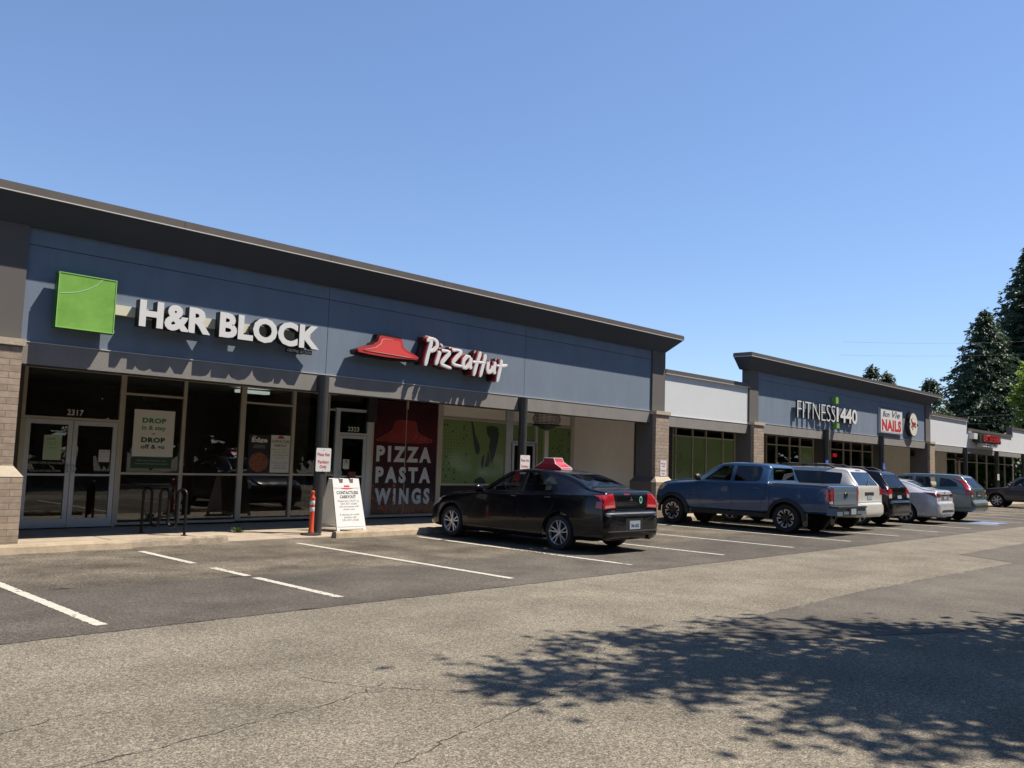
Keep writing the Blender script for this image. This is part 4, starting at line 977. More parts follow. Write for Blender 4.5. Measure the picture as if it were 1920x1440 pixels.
class Car:
    def __init__(s, name, label, cat, x, y, keys, paint, wheels, r, tw, style, rz=0, group=None, track=.78):
        s.root = thing(name, label, cat, (x, y, 0), rz, group); s.paint = paint; s.keys = keys
        s.sts = interp(keys); s.hull = loft(s.sts); s.me = to_mesh(s.hull, 'body', [paint, M_trim, M_cab])
        bm = bmesh.new(); bm.from_mesh(s.me); s.bvh = BVHTree.FromBMesh(bm); bm.free()
        s.cut = []; s.r = r; s.wheels = wheels
        for yw in wheels:
            for sg in (-1, 1):
                m = MB(); m.lathe([(0, 0), (r + .055, 0), (r + .055, .7), (0, .7)], (sg * .52, yw, r + .012), (sg, 0, 0), 30); s.cut.append((m, 1))
                s.wheel(sg * track, yw, r, tw, style, sg)
    def ray(s, o, d):
        h = s.bvh.ray_cast(Vector(o), Vector(d))
        if h[0] is None:
            q = s.bvh.find_nearest(Vector(o) + Vector(d) * 2.2); return q[0], q[1]
        return h[0], h[1]
    def proj(s, side, a, b):
        if side == 'R': return s.ray((3, a, b), (-1, 0, 0))
        if side == 'L': return s.ray((-3, a, b), (1, 0, 0))
        if side == 'F': return s.ray((a, 4, b), (0, -1, 0))
        if side == 'B': return s.ray((a, -4, b), (0, 1, 0))
        return s.ray((a, b, 4), (0, 0, -1))
    def decal(s, mb, side, poly, off=.006, mi=0, step=.07, depth=.012):
        if side == 'S': s.decal(mb, 'L', poly, off, mi, step, depth); return s.decal(mb, 'R', poly, off, mi, step, depth)
        bm = bmesh.new(); bm.faces.new([bm.verts.new((p[0], p[1], 0)) for p in poly])
        for ax in (0, 1):
            lo = min(p[ax] for p in poly); hi = max(p[ax] for p in poly); n = int((hi - lo) / step)
            for k in range(1, n + 1):
                c = lo + (hi - lo) * k / (n + 1); co = [0, 0, 0]; co[ax] = c; no = [0, 0, 0]; no[ax] = 1
                bmesh.ops.bisect_plane(bm, geom=bm.verts[:] + bm.edges[:] + bm.faces[:], plane_co=co, plane_no=no)
        bm.verts.index_update(); n = len(bm.verts); top = []; bot = []
        for v in bm.verts:
            p, no = s.proj(side, v.co.x, v.co.y); top.append(p + no * off); bot.append(p - no * depth)
        fs = [[v.index for v in f.verts] for f in bm.faces]
        for e in bm.edges:
            if len(e.link_faces) == 1: a, b = e.verts[0].index, e.verts[1].index; fs.append([a, b, b + n, a + n])
        bm.free(); mb.add(top + bot, fs, mi)
    def line(s, mb, side, pts, w=.007, off=.002, mi=0):
        if side == 'S': s.line(mb, 'L', pts, w, off, mi); return s.line(mb, 'R', pts, w, off, mi)
        Q = []
        for i in range(len(pts) - 1):
            L = math.hypot(pts[i + 1][0] - pts[i][0], pts[i + 1][1] - pts[i][1]); n = max(1, int(L / .06))
            for k in range(n): t = k / n; Q.append((pts[i][0] * (1 - t) + pts[i + 1][0] * t, pts[i][1] * (1 - t) + pts[i + 1][1] * t))
        Q.append(pts[-1]); vs = []
        for i, q in enumerate(Q):
            a, b = Q[max(i - 1, 0)], Q[min(i + 1, len(Q) - 1)]; dx, dy = b[0] - a[0], b[1] - a[1]; L = math.hypot(dx, dy) or 1
            for sg in (-1, 1):
                p, no = s.proj(side, q[0] - sg * dy / L * w / 2, q[1] + sg * dx / L * w / 2); vs.append(p + no * off)
        mb.add(vs, [(2 * i, 2 * i + 1, 2 * i + 3, 2 * i + 2) for i in range(len(Q) - 1)], mi)
    def window(s, side, poly, mat, name='window', off=-.008, trim=True):
        """glass patch plus a prism that opens the body behind it"""
        cx = sum(p[0] for p in poly) / len(poly); cy = sum(p[1] for p in poly) / len(poly)
        m = MB(); grow = [(cx + (p[0] - cx) * 1.03, cy + (p[1] - cy) * 1.05) for p in poly]
        for sd in (('L', 'R') if side == 'S' else (side,)):
            q = MB(); s.decal(q, sd, grow, off, 0, .09, .014); q.build(name, mat, s.root, 50, False)
            c = MB()
            if sd in 'LR':
                sg = 1 if sd == 'R' else -1; c.prism(poly, Vector((sg * .2, 0, 0)), Vector((0, 1, 0)), UZ, Vector((sg, 0, 0)), 1.2)
            else:
                sg = 1 if sd == 'F' else -1; y0 = s.yf if sd == 'F' else s.yr
                c.prism(poly, Vector((0, y0, 0)), UX, UZ, Vector((0, sg, 0)), 1.6)
            s.cut.append((c, 1))
    def cabin(s, y0, y1, z0=.5):
        sts = []
        ys = [y0 + (y1 - y0) * k / 24 for k in range(25)]
        for y in ys:
            a = max([q for q in s.sts if q[0] <= y], key=lambda q: q[0]); b = min([q for q in s.sts if q[0] >= y], key=lambda q: q[0])
            t = 0 if b[0] == a[0] else (y - a[0]) / (b[0] - a[0]); st = [a[c] + (b[c] - a[c]) * t for c in range(7)]
            zt = max(st[2] - .05, z0 + .2); sts.append((y, z0, zt, st[3] - .1, st[4] - .09, st[5] - .055, min(st[6], zt - .1)))
        s.cut.append((loft(sts), 2)); s.cab = (y0, y1, z0)
    def finish(s, seats=((.38, .0), (-.38, .0)), rear=-.95, zs=.5, wheelx=-.38):
        body = bpy.data.objects.new('body', s.me); COL.objects.link(body); cs = []
        for m, mi in s.cut:
            me = to_mesh(m, 'cut', [s.paint, M_trim, M_cab])
            for p in me.polygons: p.material_index = mi
            o = bpy.data.objects.new('cut', me); COL.objects.link(o); cs.append(o)
            md = body.modifiers.new('b', 'BOOLEAN'); md.operation = 'DIFFERENCE'; md.object = o; md.solver = 'EXACT'
            try: md.material_mode = 'INDEX'
            except Exception: pass
        dg = bpy.context.evaluated_depsgraph_get(); dg.update(); me = bpy.data.meshes.new_from_object(body.evaluated_get(dg))
        for o in cs: q = o.data; bpy.data.objects.remove(o); bpy.data.meshes.remove(q)
        bpy.data.objects.remove(body); smooth_by(me, 32); me.name = 'body'
        o = bpy.data.objects.new('body', me); COL.objects.link(o); o.parent = s.root
        for sx, sy in seats:
            m = MB(); m.frustum((sx - .24, sx + .24, sy - .1, sy + .45, zs), (sx - .22, sx + .22, sy - .12, sy + .42, zs + .16))
            m.frustum((sx - .24, sx + .24, sy - .26, sy - .06, zs + .1), (sx - .2, sx + .2, sy - .42, sy - .27, zs + .66))
            m.frustum((sx - .1, sx + .1, sy - .44, sy - .32, zs + .69), (sx - .12, sx + .12, sy - .43, sy - .34, zs + .85)); m.build('seat', M_seat, s.root, None, False)
        if rear is not None:
            m = MB(); m.frustum((-.58, .58, rear - .16, rear + .05, zs + .05), (-.52, .52, rear - .3, rear - .17, zs + .58))
            for x in (-.36, .36): m.frustum((x - .11, x + .11, rear - .31, rear - .2, zs + .6), (x - .1, x + .1, rear - .3, rear - .22, zs + .74))
            m.build('rear_seat', M_seat, s.root, None, False)
        m = MB(); c = Vector((wheelx, seats[0][1] + .62, zs + .48)); m.tube([c + Vector((.18 * math.cos(a), .07 * math.sin(a), .17 * math.sin(a))) for a in [math.pi / 8 * k for k in range(17)]], .016, 6, cap=False)
        m.tube([c + Vector((-.17, 0, 0)), c + Vector((.17, 0, 0))], .02, 5); m.build('steering_wheel', M_trim, s.root, 50, False)
    def wheel(s, x, y, r, w, style, sg):
        A = Vector((sg, 0, 0)); O = Vector((x, y, r))
        m = MB(); h = w / 2; k = .69 if style != 'block' else .62
        m.lathe([(0, -h), (r * .6, -h), (r * .9, -h - .004), (r * .975, -h + .025), (r, -h + .055), (r, h - .055), (r * .975, h - .025), (r * .9, h + .006), (r * .72, h + .004), (r * k, h - .01), (r * k, h - .09), (0, h - .09)], O, A, 40)
        o = m.build('wheel', M_tyre, s.root, 35, False)
        m = MB(); mats = [M_alloy, M_blackrim]
        U = Vector((0, 1, 0)); V = UZ
        def spoke(a, r0, r1, w0, w1, t0, t1, mi=0):
            d = U * math.cos(a) + V * math.sin(a); e = -U * math.sin(a) + V * math.cos(a); P = []
            for (rr_, ww, tt) in ((r0, w0, t0), (r1, w1, t1)):
                P += [O + d * rr_ - e * ww + A * tt, O + d * rr_ + e * ww + A * tt, O + d * rr_ + e * ww * 1.15 + A * (tt - .03), O + d * rr_ - e * ww * 1.15 + A * (tt - .03)]
            m.add(P, [(0, 1, 5, 4), (1, 2, 6, 5), (2, 3, 7, 6), (3, 0, 4, 7), (0, 3, 2, 1), (4, 5, 6, 7)], mi)
        if style == 'ten':
            m.lathe([(r * k, h - .06), (r * k, h - .002), (r * (k - .02), h + .002), (r * (k - .05), h - .012), (r * (k - .05), h - .06)], O, A, 40)
            for q in range(5):
                a = 2 * math.pi * q / 5 + .3
                for da in (-.26, .26): spoke(a + da * .8, r * .12, r * (k - .03), .011, .009, h - .03, h - .008)
            m.lathe([(0, h - .018), (r * .13, h - .022), (r * .16, h - .05)], O, A, 20)
        elif style == 'five':
            m.lathe([(r * k, h - .06), (r * k, h - .002), (r * (k - .03), h + .002), (r * (k - .06), h - .012), (r * (k - .06), h - .06)], O, A, 40)
            for q in range(7): spoke(2 * math.pi * q / 7, r * .1, r * (k - .03), .024, .03, h - .03, h - .006)
            m.lathe([(0, h - .012), (r * .14, h - .018), (r * .18, h - .05)], O, A, 20)
        else:  # dark rim with bright machined blocks near the lip
            m.lathe([(r * k, h - .06), (r * k, h - .002), (r * (k - .03), h), (r * (k - .05), h - .02), (r * (k - .05), h - .06)], O, A, 40, 1)
            for q in range(6):
                a = 2 * math.pi * q / 6 + .2; spoke(a, r * .1, r * (k - .03), .03, .045, h - .035, h - .015, 1)
                for da in (-.21, .21): spoke(a + da, r * .36, r * (k - .015), .010, .017, h - .012, h + .004, 0)
                P = []; a2 = a + 2 * math.pi / 6
                for j in range(6):
                    t = a + .19 + (a2 - a - .38) * j / 5; d = U * math.cos(t) + V * math.sin(t); P += [O + d * r * .545 + A * (h + .003), O + d * r * .612 + A * (h + .004)]
                m.add(P, [(2 * j, 2 * j + 1, 2 * j + 3, 2 * j + 2) for j in range(5)], 0)
            m.lathe([(0, h - .01), (r * .12, h - .016), (r * .2, h - .05)], O, A, 20, 1)
        sub(o, m, 'rim', mats, 40)
    def part(s, name, mat, fn, smooth=40):
        m = MB(); fn(m); return m.build(name, mat, s.root, smooth, False)
    def mirrors(s, y, z, x, mat, size=1.0):
        for sg in (-1, 1):
            m = MB(); c = Vector((sg * (x + .12), y, z)); prof = []
            m.lathe([(0, -.1), (.06, -.095), (.085, -.05), (.085, .05), (.06, .095), (0, .1)], c, (1, 0, 0), 12)
            m.v = [(v[0] + 0, c.y + (v[1] - c.y) * .75 * size, c.z + (v[2] - c.z) * .95 * size) for v in m.v]
            m.tube([(sg * (x - .06), y + .02, z - .06), c + Vector((0, 0, -.03))], .028, 6); m.build('mirror', mat, s.root, 50, False)
    def handles(s, pts, mat=None):
        for (y, z) in pts:
            for sd, sg in (('L', -1), ('R', 1)):
                p, no = s.proj(sd, y, z); m = MB(); m.tube([p + Vector((sg * .004, -.09, 0)), p + Vector((sg * .03, -.07, .004)), p + Vector((sg * .032, .07, .004)), p + Vector((sg * .004, .09, 0))], .013, 6); m.build('door_handle', mat or s.paint, s.root, 50, False)
def paint(name, c, metal=.25, rough=.32):
    return pm(name, c, rough, metal, coat=.85, var=.03, vs=1.5)
def rect(x0, x1, z0, z1): return [(x0, z0), (x1, z0), (x1, z1), (x0, z1)]
SEDAN = [(-2.43, .40, .66, .60, .58, .52, .6), (-2.415, .33, .70, .71, .69, .62, .65), (-2.37, .28, .735, .80, .78, .7, .69), (-2.345, .26, .80, .83, .8, .7, .74), (-2.335, .25, 1.0, .835, .8, .71, .93), (-2.30, .24, 1.095, .84, .80, .71, .99), (-2.22, .24, 1.125, .86, .81, .71, 1.02), (-2.03, .22, 1.14, .89, .83, .70, 1.035),
         (-1.88, .22, 1.165, .90, .84, .67, 1.035), (-1.5, .2, 1.315, .91, .85, .60, 1.03), (-1.1, .19, 1.42, .915, .86, .585, 1.015), (-.7, .18, 1.46, .915, .865, .59, .995), (-.25, .18, 1.465, .915, .865, .60, .98), (.1, .18, 1.435, .915, .865, .6, .965), (.5, .18, 1.25, .915, .865, .64, .955), (.85, .18, 1.045, .91, .865, .72, .945),
         (1.05, .18, .99, .91, .86, .74, .925), (1.5, .19, .945, .905, .85, .74, .875), (1.9, .2, .88, .89, .82, .70, .80), (2.12, .21, .81, .85, .78, .64, .72), (2.28, .22, .72, .77, .72, .57, .63), (2.36, .26, .63, .67, .63, .5, .56), (2.40, .33, .54, .56, .54, .46, .5)]
# ---- black sedan with rooftop sign
pb = pm('black_car_paint', (.006, .0065, .009), .22, 0, coat=.4, spec=.2, var=.25, vs=2)
c = Car('parked_car', 'dusty black sedan with a red roof shaped sign on top, nose to the walkway', 'car', 12.92, 11.73, SEDAN, pb, (1.55, -1.36), .325, .2, 'ten', 0, 'cars parked nose in along the shops')
c.yf, c.yr = .1, -.9
c.window('S', [(.70, 1.005), (.62, 1.06), (.07, 1.365), (-.26, 1.39), (-.31, 1.03)], M_cglass)
c.window('S', [(-.40, 1.035), (-.36, 1.39), (-.8, 1.375), (-1.02, 1.31), (-1.2, 1.18), (-1.26, 1.075)], M_cglass)
c.window('F', [(-.60, 1.09), (.60, 1.09), (.51, 1.385), (-.51, 1.385)], M_cglass, 'windscreen')
c.window('B', [(-.56, 1.19), (.56, 1.19), (.47, 1.385), (-.47, 1.385)], M_cglass, 'rear_window')
c.cabin(-1.75, .82)
def lamps(m):
    for sg in (SG,):
        c.decal(m, 'B', [(sg * .47, .815), (sg * .815, .80), (sg * .82, 1.03), (sg * .53, 1.075)], .01, 0, .035)
        c.decal(m, 'R' if sg > 0 else 'L', [(-2.325, .81), (-2.2, .82), (-2.21, .93), (-2.315, .93)], .01, 0, .025)
for SG in (-1, 1): c.part('tail_light', M_tail, lamps)
for sg in (-1, 1): c.part('tail_light_band', pm('lamp_pink', (.55, .2, .2), .15), lambda m: c.decal(m, 'B', [(sg * .5, .83), (sg * .78, .815), (sg * .775, .86), (sg * .51, .872)], .0125))
for sd in 'LR': c.part('headlight', M_lampw, lambda m: c.decal(m, sd, [(2.2, .60), (2.24, .7), (1.98, .82), (1.86, .82), (1.95, .7)], .006))
c.part('door_seam', M_black, lambda m: [c.line(m, 'S', l) for l in ([(.98, .93), (.95, .6), (.86, .34)], [(-.36, 1.0), (-.38, .34)], [(-1.02, .5), (-1.2, .74), (-1.32, .99)], [(.86, .34), (-.9, .36), (-1.02, .5)])] + [c.line(m, 'B', [(-.44, 1.08), (-.44, .79), (.44, .79), (.44, 1.08)], .01)])
c.part('bumper_strip', pm('dusty_bumper', (.07, .07, .075), .5), lambda m: [c.decal(m, 'B', rect(-.76, .76, .705, .73), .012), c.decal(m, 'B', rect(-.74, .74, .40, .42), .012)])
c.part('plate_recess', M_trim, lambda m: c.decal(m, 'B', rect(-.26, .26, .43, .63), .002))
c.part('licence_plate', M_plate, lambda m: c.decal(m, 'B', rect(-.16, .16, .44, .59), .012))
def plate_txt(m):
    p, n = c.proj('B', 0, .5); put_text(m, '706 LBZ', Vector((-.12, p.y - .014, .48)), UX, UZ, NY, .05, .24, 'l', .001, .02)
c.part('plate_lettering', M_navy, plate_txt, None)
def emblem(m):
    p, n = c.proj('B', 0, .97)
    for a in (90, 210, 330):
        d = Vector((math.cos(math.radians(a)), 0, math.sin(math.radians(a)))); e = Vector((-d.z, 0, d.x)); o = Vector((0, p.y - .012, .97)); m.add([o, o + d * .024 + e * .014, o + d * .048, o + d * .024 - e * .014], [(0, 1, 2, 3)])
c.part('emblem', M_chrome, emblem, None)
def lettero(m):
    p, n = c.proj('B', .3, .96); o = Vector((.3, p.y - .004, .96)); N = 22
    for k in range(N):
        a, b = 2 * math.pi * k / N, 2 * math.pi * (k + 1) / N
        f = lambda t, r: o + Vector((.045 * r * math.cos(t), -.004, .068 * r * math.sin(t)))
        m.add([f(a, .62), f(a, 1), f(b, 1), f(b, .62)], [(0, 1, 2, 3)])
c.part('letter_sticker', pm('pale_teal', (.3, .75, .6), .5), lettero, None)
c.part('third_brake_light', M_taild, lambda m: c.decal(m, 'B', rect(-.2, -.03, 1.045, 1.075), .004))
c.part('badge', M_chrome, lambda m: c.decal(m, 'B', rect(-.6, -.5, .765, .775), .004))
c.part('exhaust_pipe', M_dark, lambda m: m.tube([(.5, -2.2, .27), (.5, -2.42, .27)], .035, 12))
c.mirrors(.66, 1.04, .86, pb); c.handles([(-.2, .93), (-1.08, .95)])
c.finish()
m = MB(); c0 = Vector((12.92, 11.3, 1.465))
t = thing('rooftop_sign', 'red roof shaped delivery sign standing on the black sedan roof', 'car roof sign', c0)
L = [(0, .36, .5), (.03, .37, .52), (.10, .22, .36), (.21, .12, .27), (.235, .1, .24)]
# brim and crown, extruded across the car like the logo
pr = [(-.5, 0), (-.48, .03), (-.27, .11), (-.22, .15), (-.17, .225), (.17, .225), (.22, .15), (.27, .11), (.48, .03), (.5, 0)]
def side(pr, x, k=1): return [c0 + Vector((x * (1 if p[1] < .12 else .8), p[0] * k, p[1] * .95)) for p in pr]
A_, B_ = side(pr, -.16, .72), side(pr, .16, .72); n = len(pr)
m.add(A_ + B_, [list(range(n)), list(range(n, 2 * n))[::-1]] + [[i, (i + 1) % n, n + (i + 1) % n, n + i] for i in range(n)])
o = m.build('sign_body', pm('roof_sign_red', (.52, .025, .045), .35), t)
m = MB()
for S_ in (A_, B_): m.tube(S_, .008, 5)
for i in (0, 1, 4, 5, 8, 9): m.tube([A_[i], B_[i]], .007, 5)
sub(o, m, 'white_edge', M_signw, 50)
# ---- blue pickup
TRUCK = [(-2.53, .66, 1.18, .78, .78, .74, 1.1), (-2.515, .6, 1.225, .85, .84, .8, 1.15), (-2.45, .54, 1.255, .9, .885, .85, 1.18), (-1.9, .52, 1.262, .925, .9, .86, 1.19), (-1.0, .48, 1.265, .93, .9, .86, 1.2), (-.915, .48, 1.275, .93, .9, .86, 1.21), (-.885, .48, 1.42, .93, .897, .74, 1.235), (-.86, .48, 1.63, .93, .895, .66, 1.24), (-.78, .47, 1.715, .93, .895, .65, 1.25),
         (-.4, .46, 1.76, .93, .895, .655, 1.25), (.1, .45, 1.77, .93, .895, .655, 1.245), (.5, .45, 1.745, .93, .895, .655, 1.24), (.75, .45, 1.66, .93, .895, .67, 1.235), (1.22, .45, 1.36, .93, .89, .76, 1.22), (1.36, .45, 1.29, .93, .88, .78, 1.2), (1.9, .47, 1.25, .925, .87, .78, 1.15), (2.3, .48, 1.19, .9, .85, .76, 1.07), (2.5, .5, 1.11, .86, .8, .72, .98), (2.6, .52, .99, .78, .74, .66, .9), (2.66, .58, .85, .66, .62, .58, .8)]
pbl = paint('blue_truck_paint', (.02, .062, .14), .08, .3)
c = Car('pickup_truck', 'blue crew cab pickup truck with black fender flares beside the brick pillar', 'pickup truck', 21.56, 11.6, TRUCK, pbl, (1.98, -1.39), .375, .25, 'block', 0, 'cars parked nose in along the shops', .8)
c.yf, c.yr = .6, -.6
c.window('S', [(1.0, 1.27), (.52, 1.655), (.2, 1.675), (.2, 1.27)], M_cglass)
c.window('S', [(.09, 1.27), (.09, 1.675), (-.58, 1.665), (-.66, 1.6), (-.66, 1.34), (-.58, 1.275)], M_pglass)
c.window('F', [(-.68, 1.33), (.68, 1.33), (.6, 1.65), (-.6, 1.65)], M_cglass, 'windscreen')
c.window('B', [(-.6, 1.32), (.6, 1.32), (.55, 1.64), (-.55, 1.64)], M_pglass, 'rear_window')
c.cabin(-.8, 1.2, .7)
def flare(m):
    for yw in (YW,):
        for sd, sg in (SDG,):
            n = 18; vs = []
            for k in range(n + 1):
                a = math.radians(-8) + math.radians(196) * k / n
                for rr_, ex in ((.425, -.02), (.43, .055), (.47, .06), (.52, .03), (.53, -.02)):
                    yy, zz = yw + rr_ * math.cos(a), max(.375 + rr_ * math.sin(a) * .97, .34); p, no = c.proj(sd, yy, max(zz, .55)); vs.append(Vector((p.x + sg * ex, yy, zz)))
            m.add(vs, [(k * 5 + i, k * 5 + i + 1, (k + 1) * 5 + i + 1, (k + 1) * 5 + i) for k in range(n) for i in range(4)])
for YW in c.wheels:
    for SDG in (('L', -1), ('R', 1)): c.part('fender_flare', M_trim, flare)
c.part('bed_rail', M_trim, lambda m: (c.decal(m, 'S', rect(-2.46, -.95, 1.215, 1.26), .012), c.decal(m, 'T', rect(-.87, .87, -2.48, -.95), .008)))
for sg in (-1, 1): c.part('tail_light', M_tail, lambda m: (c.decal(m, 'B', [(sg * .74, .83), (sg * .9, .86), (sg * .9, 1.15), (sg * .72, 1.15)], .012), c.decal(m, 'R' if sg > 0 else 'L', [(-2.5, .82), (-2.42, .9), (-2.44, 1.15), (-2.5, 1.16)], .012)))
for sg in (-1, 1): c.part('reverse_light', M_lampw, lambda m: c.decal(m, 'B', rect(min(sg * .75, sg * .87), max(sg * .75, sg * .87), .80, .86), .016))
c.part('tailgate', pm('tailgate_paint', (.14, .2, .27), .34, .2, coat=.8), lambda m: c.decal(m, 'B', [(-.69, .78), (.69, .78), (.69, 1.2), (-.69, 1.2)], .014, 0, .1))
c.part('tailgate_handle', M_black, lambda m: c.decal(m, 'B', [(-.12, .98), (-.08, 1.07), (.08, 1.07), (.12, .98), (.06, .95), (-.06, .95)], .024))
c.part('emblem', M_dark, lambda m: m.tube([(.075 * math.cos(a), -2.56, 1.02 + .05 * math.sin(a)) for a in [math.pi / 8 * k for k in range(17)]], .01, 5, cap=False))
def rbump(m):
    m.frustum((-.9, .9, -2.72, -2.45, .52), (-.88, .88, -2.7, -2.45, .70)); m.box(-.55, .55, -2.735, -2.5, .55, .62)
c.part('rear_bumper', pm('steel_bumper', (.16, .21, .27), .35, .3), rbump, None)
c.part('bumper_step', M_trim, lambda m: (m.box(-.86, .86, -2.74, -2.46, .702, .74), m.box(-.24, .24, -2.742, -2.6, .54, .69)), None)
c.part('licence_plate', M_plate, lambda m: m.box(-.15, .15, -2.752, -2.744, .545, .685), None)
for sd in 'LR': c.part('headlight', M_lampw, lambda m: c.decal(m, sd, [(2.58, .92), (2.56, 1.02), (2.3, 1.1), (2.2, 1.08), (2.35, .95)], .008))
for sd in 'LR': c.part('turn_signal', M_amber, lambda m: c.decal(m, sd, [(2.55, .98), (2.52, 1.04), (2.36, 1.08), (2.36, 1.0)], .012))
c.part('front_bumper_trim', M_trim, lambda m: (c.decal(m, 'F', rect(-.6, .6, .66, 1.0), .01), c.decal(m, 'S', [(2.6, .62), (2.35, .62), (2.42, .72), (2.6, .78)], .012)))
c.part('door_seam', M_black, lambda m: [c.line(m, 'S', l, .01) for l in ([(1.18, 1.2), (1.18, .9), (1.02, .5)], [(.15, 1.24), (.13, .5)], [(-.84, 1.22), (-.84, .98), (-.7, .75), (-.68, .5)], [(1.02, .5), (-.68, .5)], [(-.935, 1.24), (-.935, .5)])])
c.part('sill', M_trim, lambda m: m.box(-.86, .86, -.85, 1.4, .36, .47), None)
c.part('axle', M_trim, lambda m: (m.tube([(-.75, -1.39, .375), (.75, -1.39, .375)], .06, 8), m.lathe([(0, -.14), (.1, -.1), (.14, 0), (.1, .1), (0, .14)], (0, -1.39, .36), (1, 0, 0), 12)))
for sg in (-1, 1): c.part('mud_flap', M_black, lambda m: m.box(sg * .8 - .13, sg * .8 + .13, -1.86, -1.85, .2, .55), None)
c.mirrors(1.1, 1.33, .93, M_trim, 1.15); c.handles([(.32, 1.1), (-.6, 1.1)], pbl)
c.finish(((.4, .35), (-.4, .35)), -.35, .72, -.4)
# ---- SUV shapes
def suv_keys(Lf, Lr, Wd, H, zb, belt, hood, cowl, lean, nose=.78):
    h = Wd / 2
    K = [(-Lr, zb + .16, .70, h * .74, h * .72, h * .66, .62), (-Lr + .012, zb + .1, .74, h * .85, h * .83, h * .74, .68), (-Lr + .06, zb + .06, .775, h * .92, h * .9, h * .8, .72), (-Lr + .085, zb + .05, .86, h * .945, h * .91, h * .82, .8), (-Lr + .10, zb + .04, belt - .04, h * .955, h * .92, h * .83, belt - .12), (-Lr + .13, zb + .04, belt + .07, h * .96, h * .925, h * .82, belt - .01),
         (-Lr + .13 + lean * .45, zb + .03, belt + (H - belt) * .55, h * .97, h * .93, h * .75, belt), (-Lr + .13 + lean * .85, zb + .02, H - .06, h * .98, h * .935, h * .67, belt), (-Lr + .2 + lean, zb + .02, H - .02, h * .985, h * .94, h * .66, belt), (-Lr + .75 + lean, zb, H + .005, h, h * .95, h * .675, belt - .005), (-.3, zb, H + .005, h, h * .95, h * .685, belt - .01), (.15, zb, H - .03, h, h * .95, h * .685, belt - .02)]
    K += [(cowl - .55, zb, H - .16 if H - .16 > hood + .25 else hood + .3, h, h * .95, h * .7, belt - .03), (cowl - .2, zb, hood + .16, h, h * .95, h * .76, belt - .04), (cowl, zb, hood + .03, h * .995, h * .945, h * .8, belt - .06), (Lf - .75, zb + .01, hood - .03, h * .99, h * .93, h * .8, belt - .12), (Lf - .35, zb + .02, hood - .1, h * .96, h * .9, h * .76, belt - .2), (Lf - .15, zb + .03, nose, h * .9, h * .84, h * .7, nose - .12), (Lf - .05, zb + .06, nose - .1, h * .78, h * .74, h * .6, nose - .2), (Lf, zb + .14, nose - .22, h * .6, h * .58, h * .52, nose - .3)]
    return K
def make_suv(name, label, x, y, dim, pt, wheels, r, style, win, rear, tails, rz=0, rails=True, extra=None, cabs=(-1.7, .85), cat='SUV', pz=(1.0, .85), glassr=None, trackw=.76):
    global c
    c = Car(name, label, cat, x, y, suv_keys(*dim), pt, wheels, r, .22, style, rz, 'cars parked nose in along the shops', trackw)
    Lf, Lr, Wd, H, zb, belt = dim[:6]; c.yf, c.yr = .1, -Lr + .9
    for poly, mt in win: c.window('S', poly, mt)
    h = Wd / 2; c.window('F', [(-h * .68, belt + .08), (h * .68, belt + .08), (h * .58, H - .1), (-h * .58, H - .1)], M_cglass, 'windscreen')
    c.yr = -Lr + 1.0; c.window('B', rear, glassr or M_pglass, 'rear_window'); c.cabin(-Lr + .35 + dim[8] * .6, dim[7] - .08, .55)
    for nm, mt, polys in tails:
        for sd, poly in polys:
            sides = [(sd, poly)] if sd in 'LRFBT' and sd != 'M' else []
            if sd == 'S': sides = [('L', poly), ('R', poly)]
            if sd == 'M': sides = [('B', poly), ('B', [(-p[0], p[1]) for p in poly])]
            for s_, p_ in sides: c.part(nm, mt, lambda m, s_=s_, p_=p_: c.decal(m, s_, p_, .01))
    if rails:
        def rl(m):
            for sg in (-1, 1):
                P = []
                for k in range(9):
                    yy = -Lr + .45 + dim[8] + (1.75) * k / 8; p, no = c.proj('T', sg * h * .6, yy); P.append(Vector((sg * h * .6, yy, p.z + (.075 if 0 < k < 8 else 0))))
                m.tube(P, .026, 6)
                for k in (1, 4, 7): m.tube([P[k] - Vector((0, .06, .05)), P[k] + Vector((0, .0, .0)), P[k] + Vector((0, .06, -.05))], .026, 6)
            for f in (.3, .75):
                yy = -Lr + .45 + dim[8] + 1.75 * f; p, no = c.proj('T', 0, yy); m.tube([(-h * .6, yy, p.z + .07), (h * .6, yy, p.z + .07)], .024, 6)
        c.part('roof_rack', M_trim, rl)
    if extra: extra()
    y1 = win[0][0][-1][0] if win else -.3
    c.part('door_seam', M_black, lambda m: [c.line(m, 'S', l, .009) for l in ([(dim[7] - .05, belt - .08), (dim[7] - .12, .45)], [(-.3, belt - .02), (-.32, .4)], [(-1.25, belt - .02), (-1.22, .85), (-1.05, .5)], [(dim[7] - .12, .42), (-1.0, .42)])] + [c.line(m, 'B', [(-h * .8, .79), (h * .8, .79)], .012)])
    c.mirrors(dim[7] - .35, belt + .06, h * .95, pt); c.handles([(-.1, belt - .12), (-1.05, belt - .1)])
    c.finish(((.38, .0), (-.38, .0)), -.9, .6)
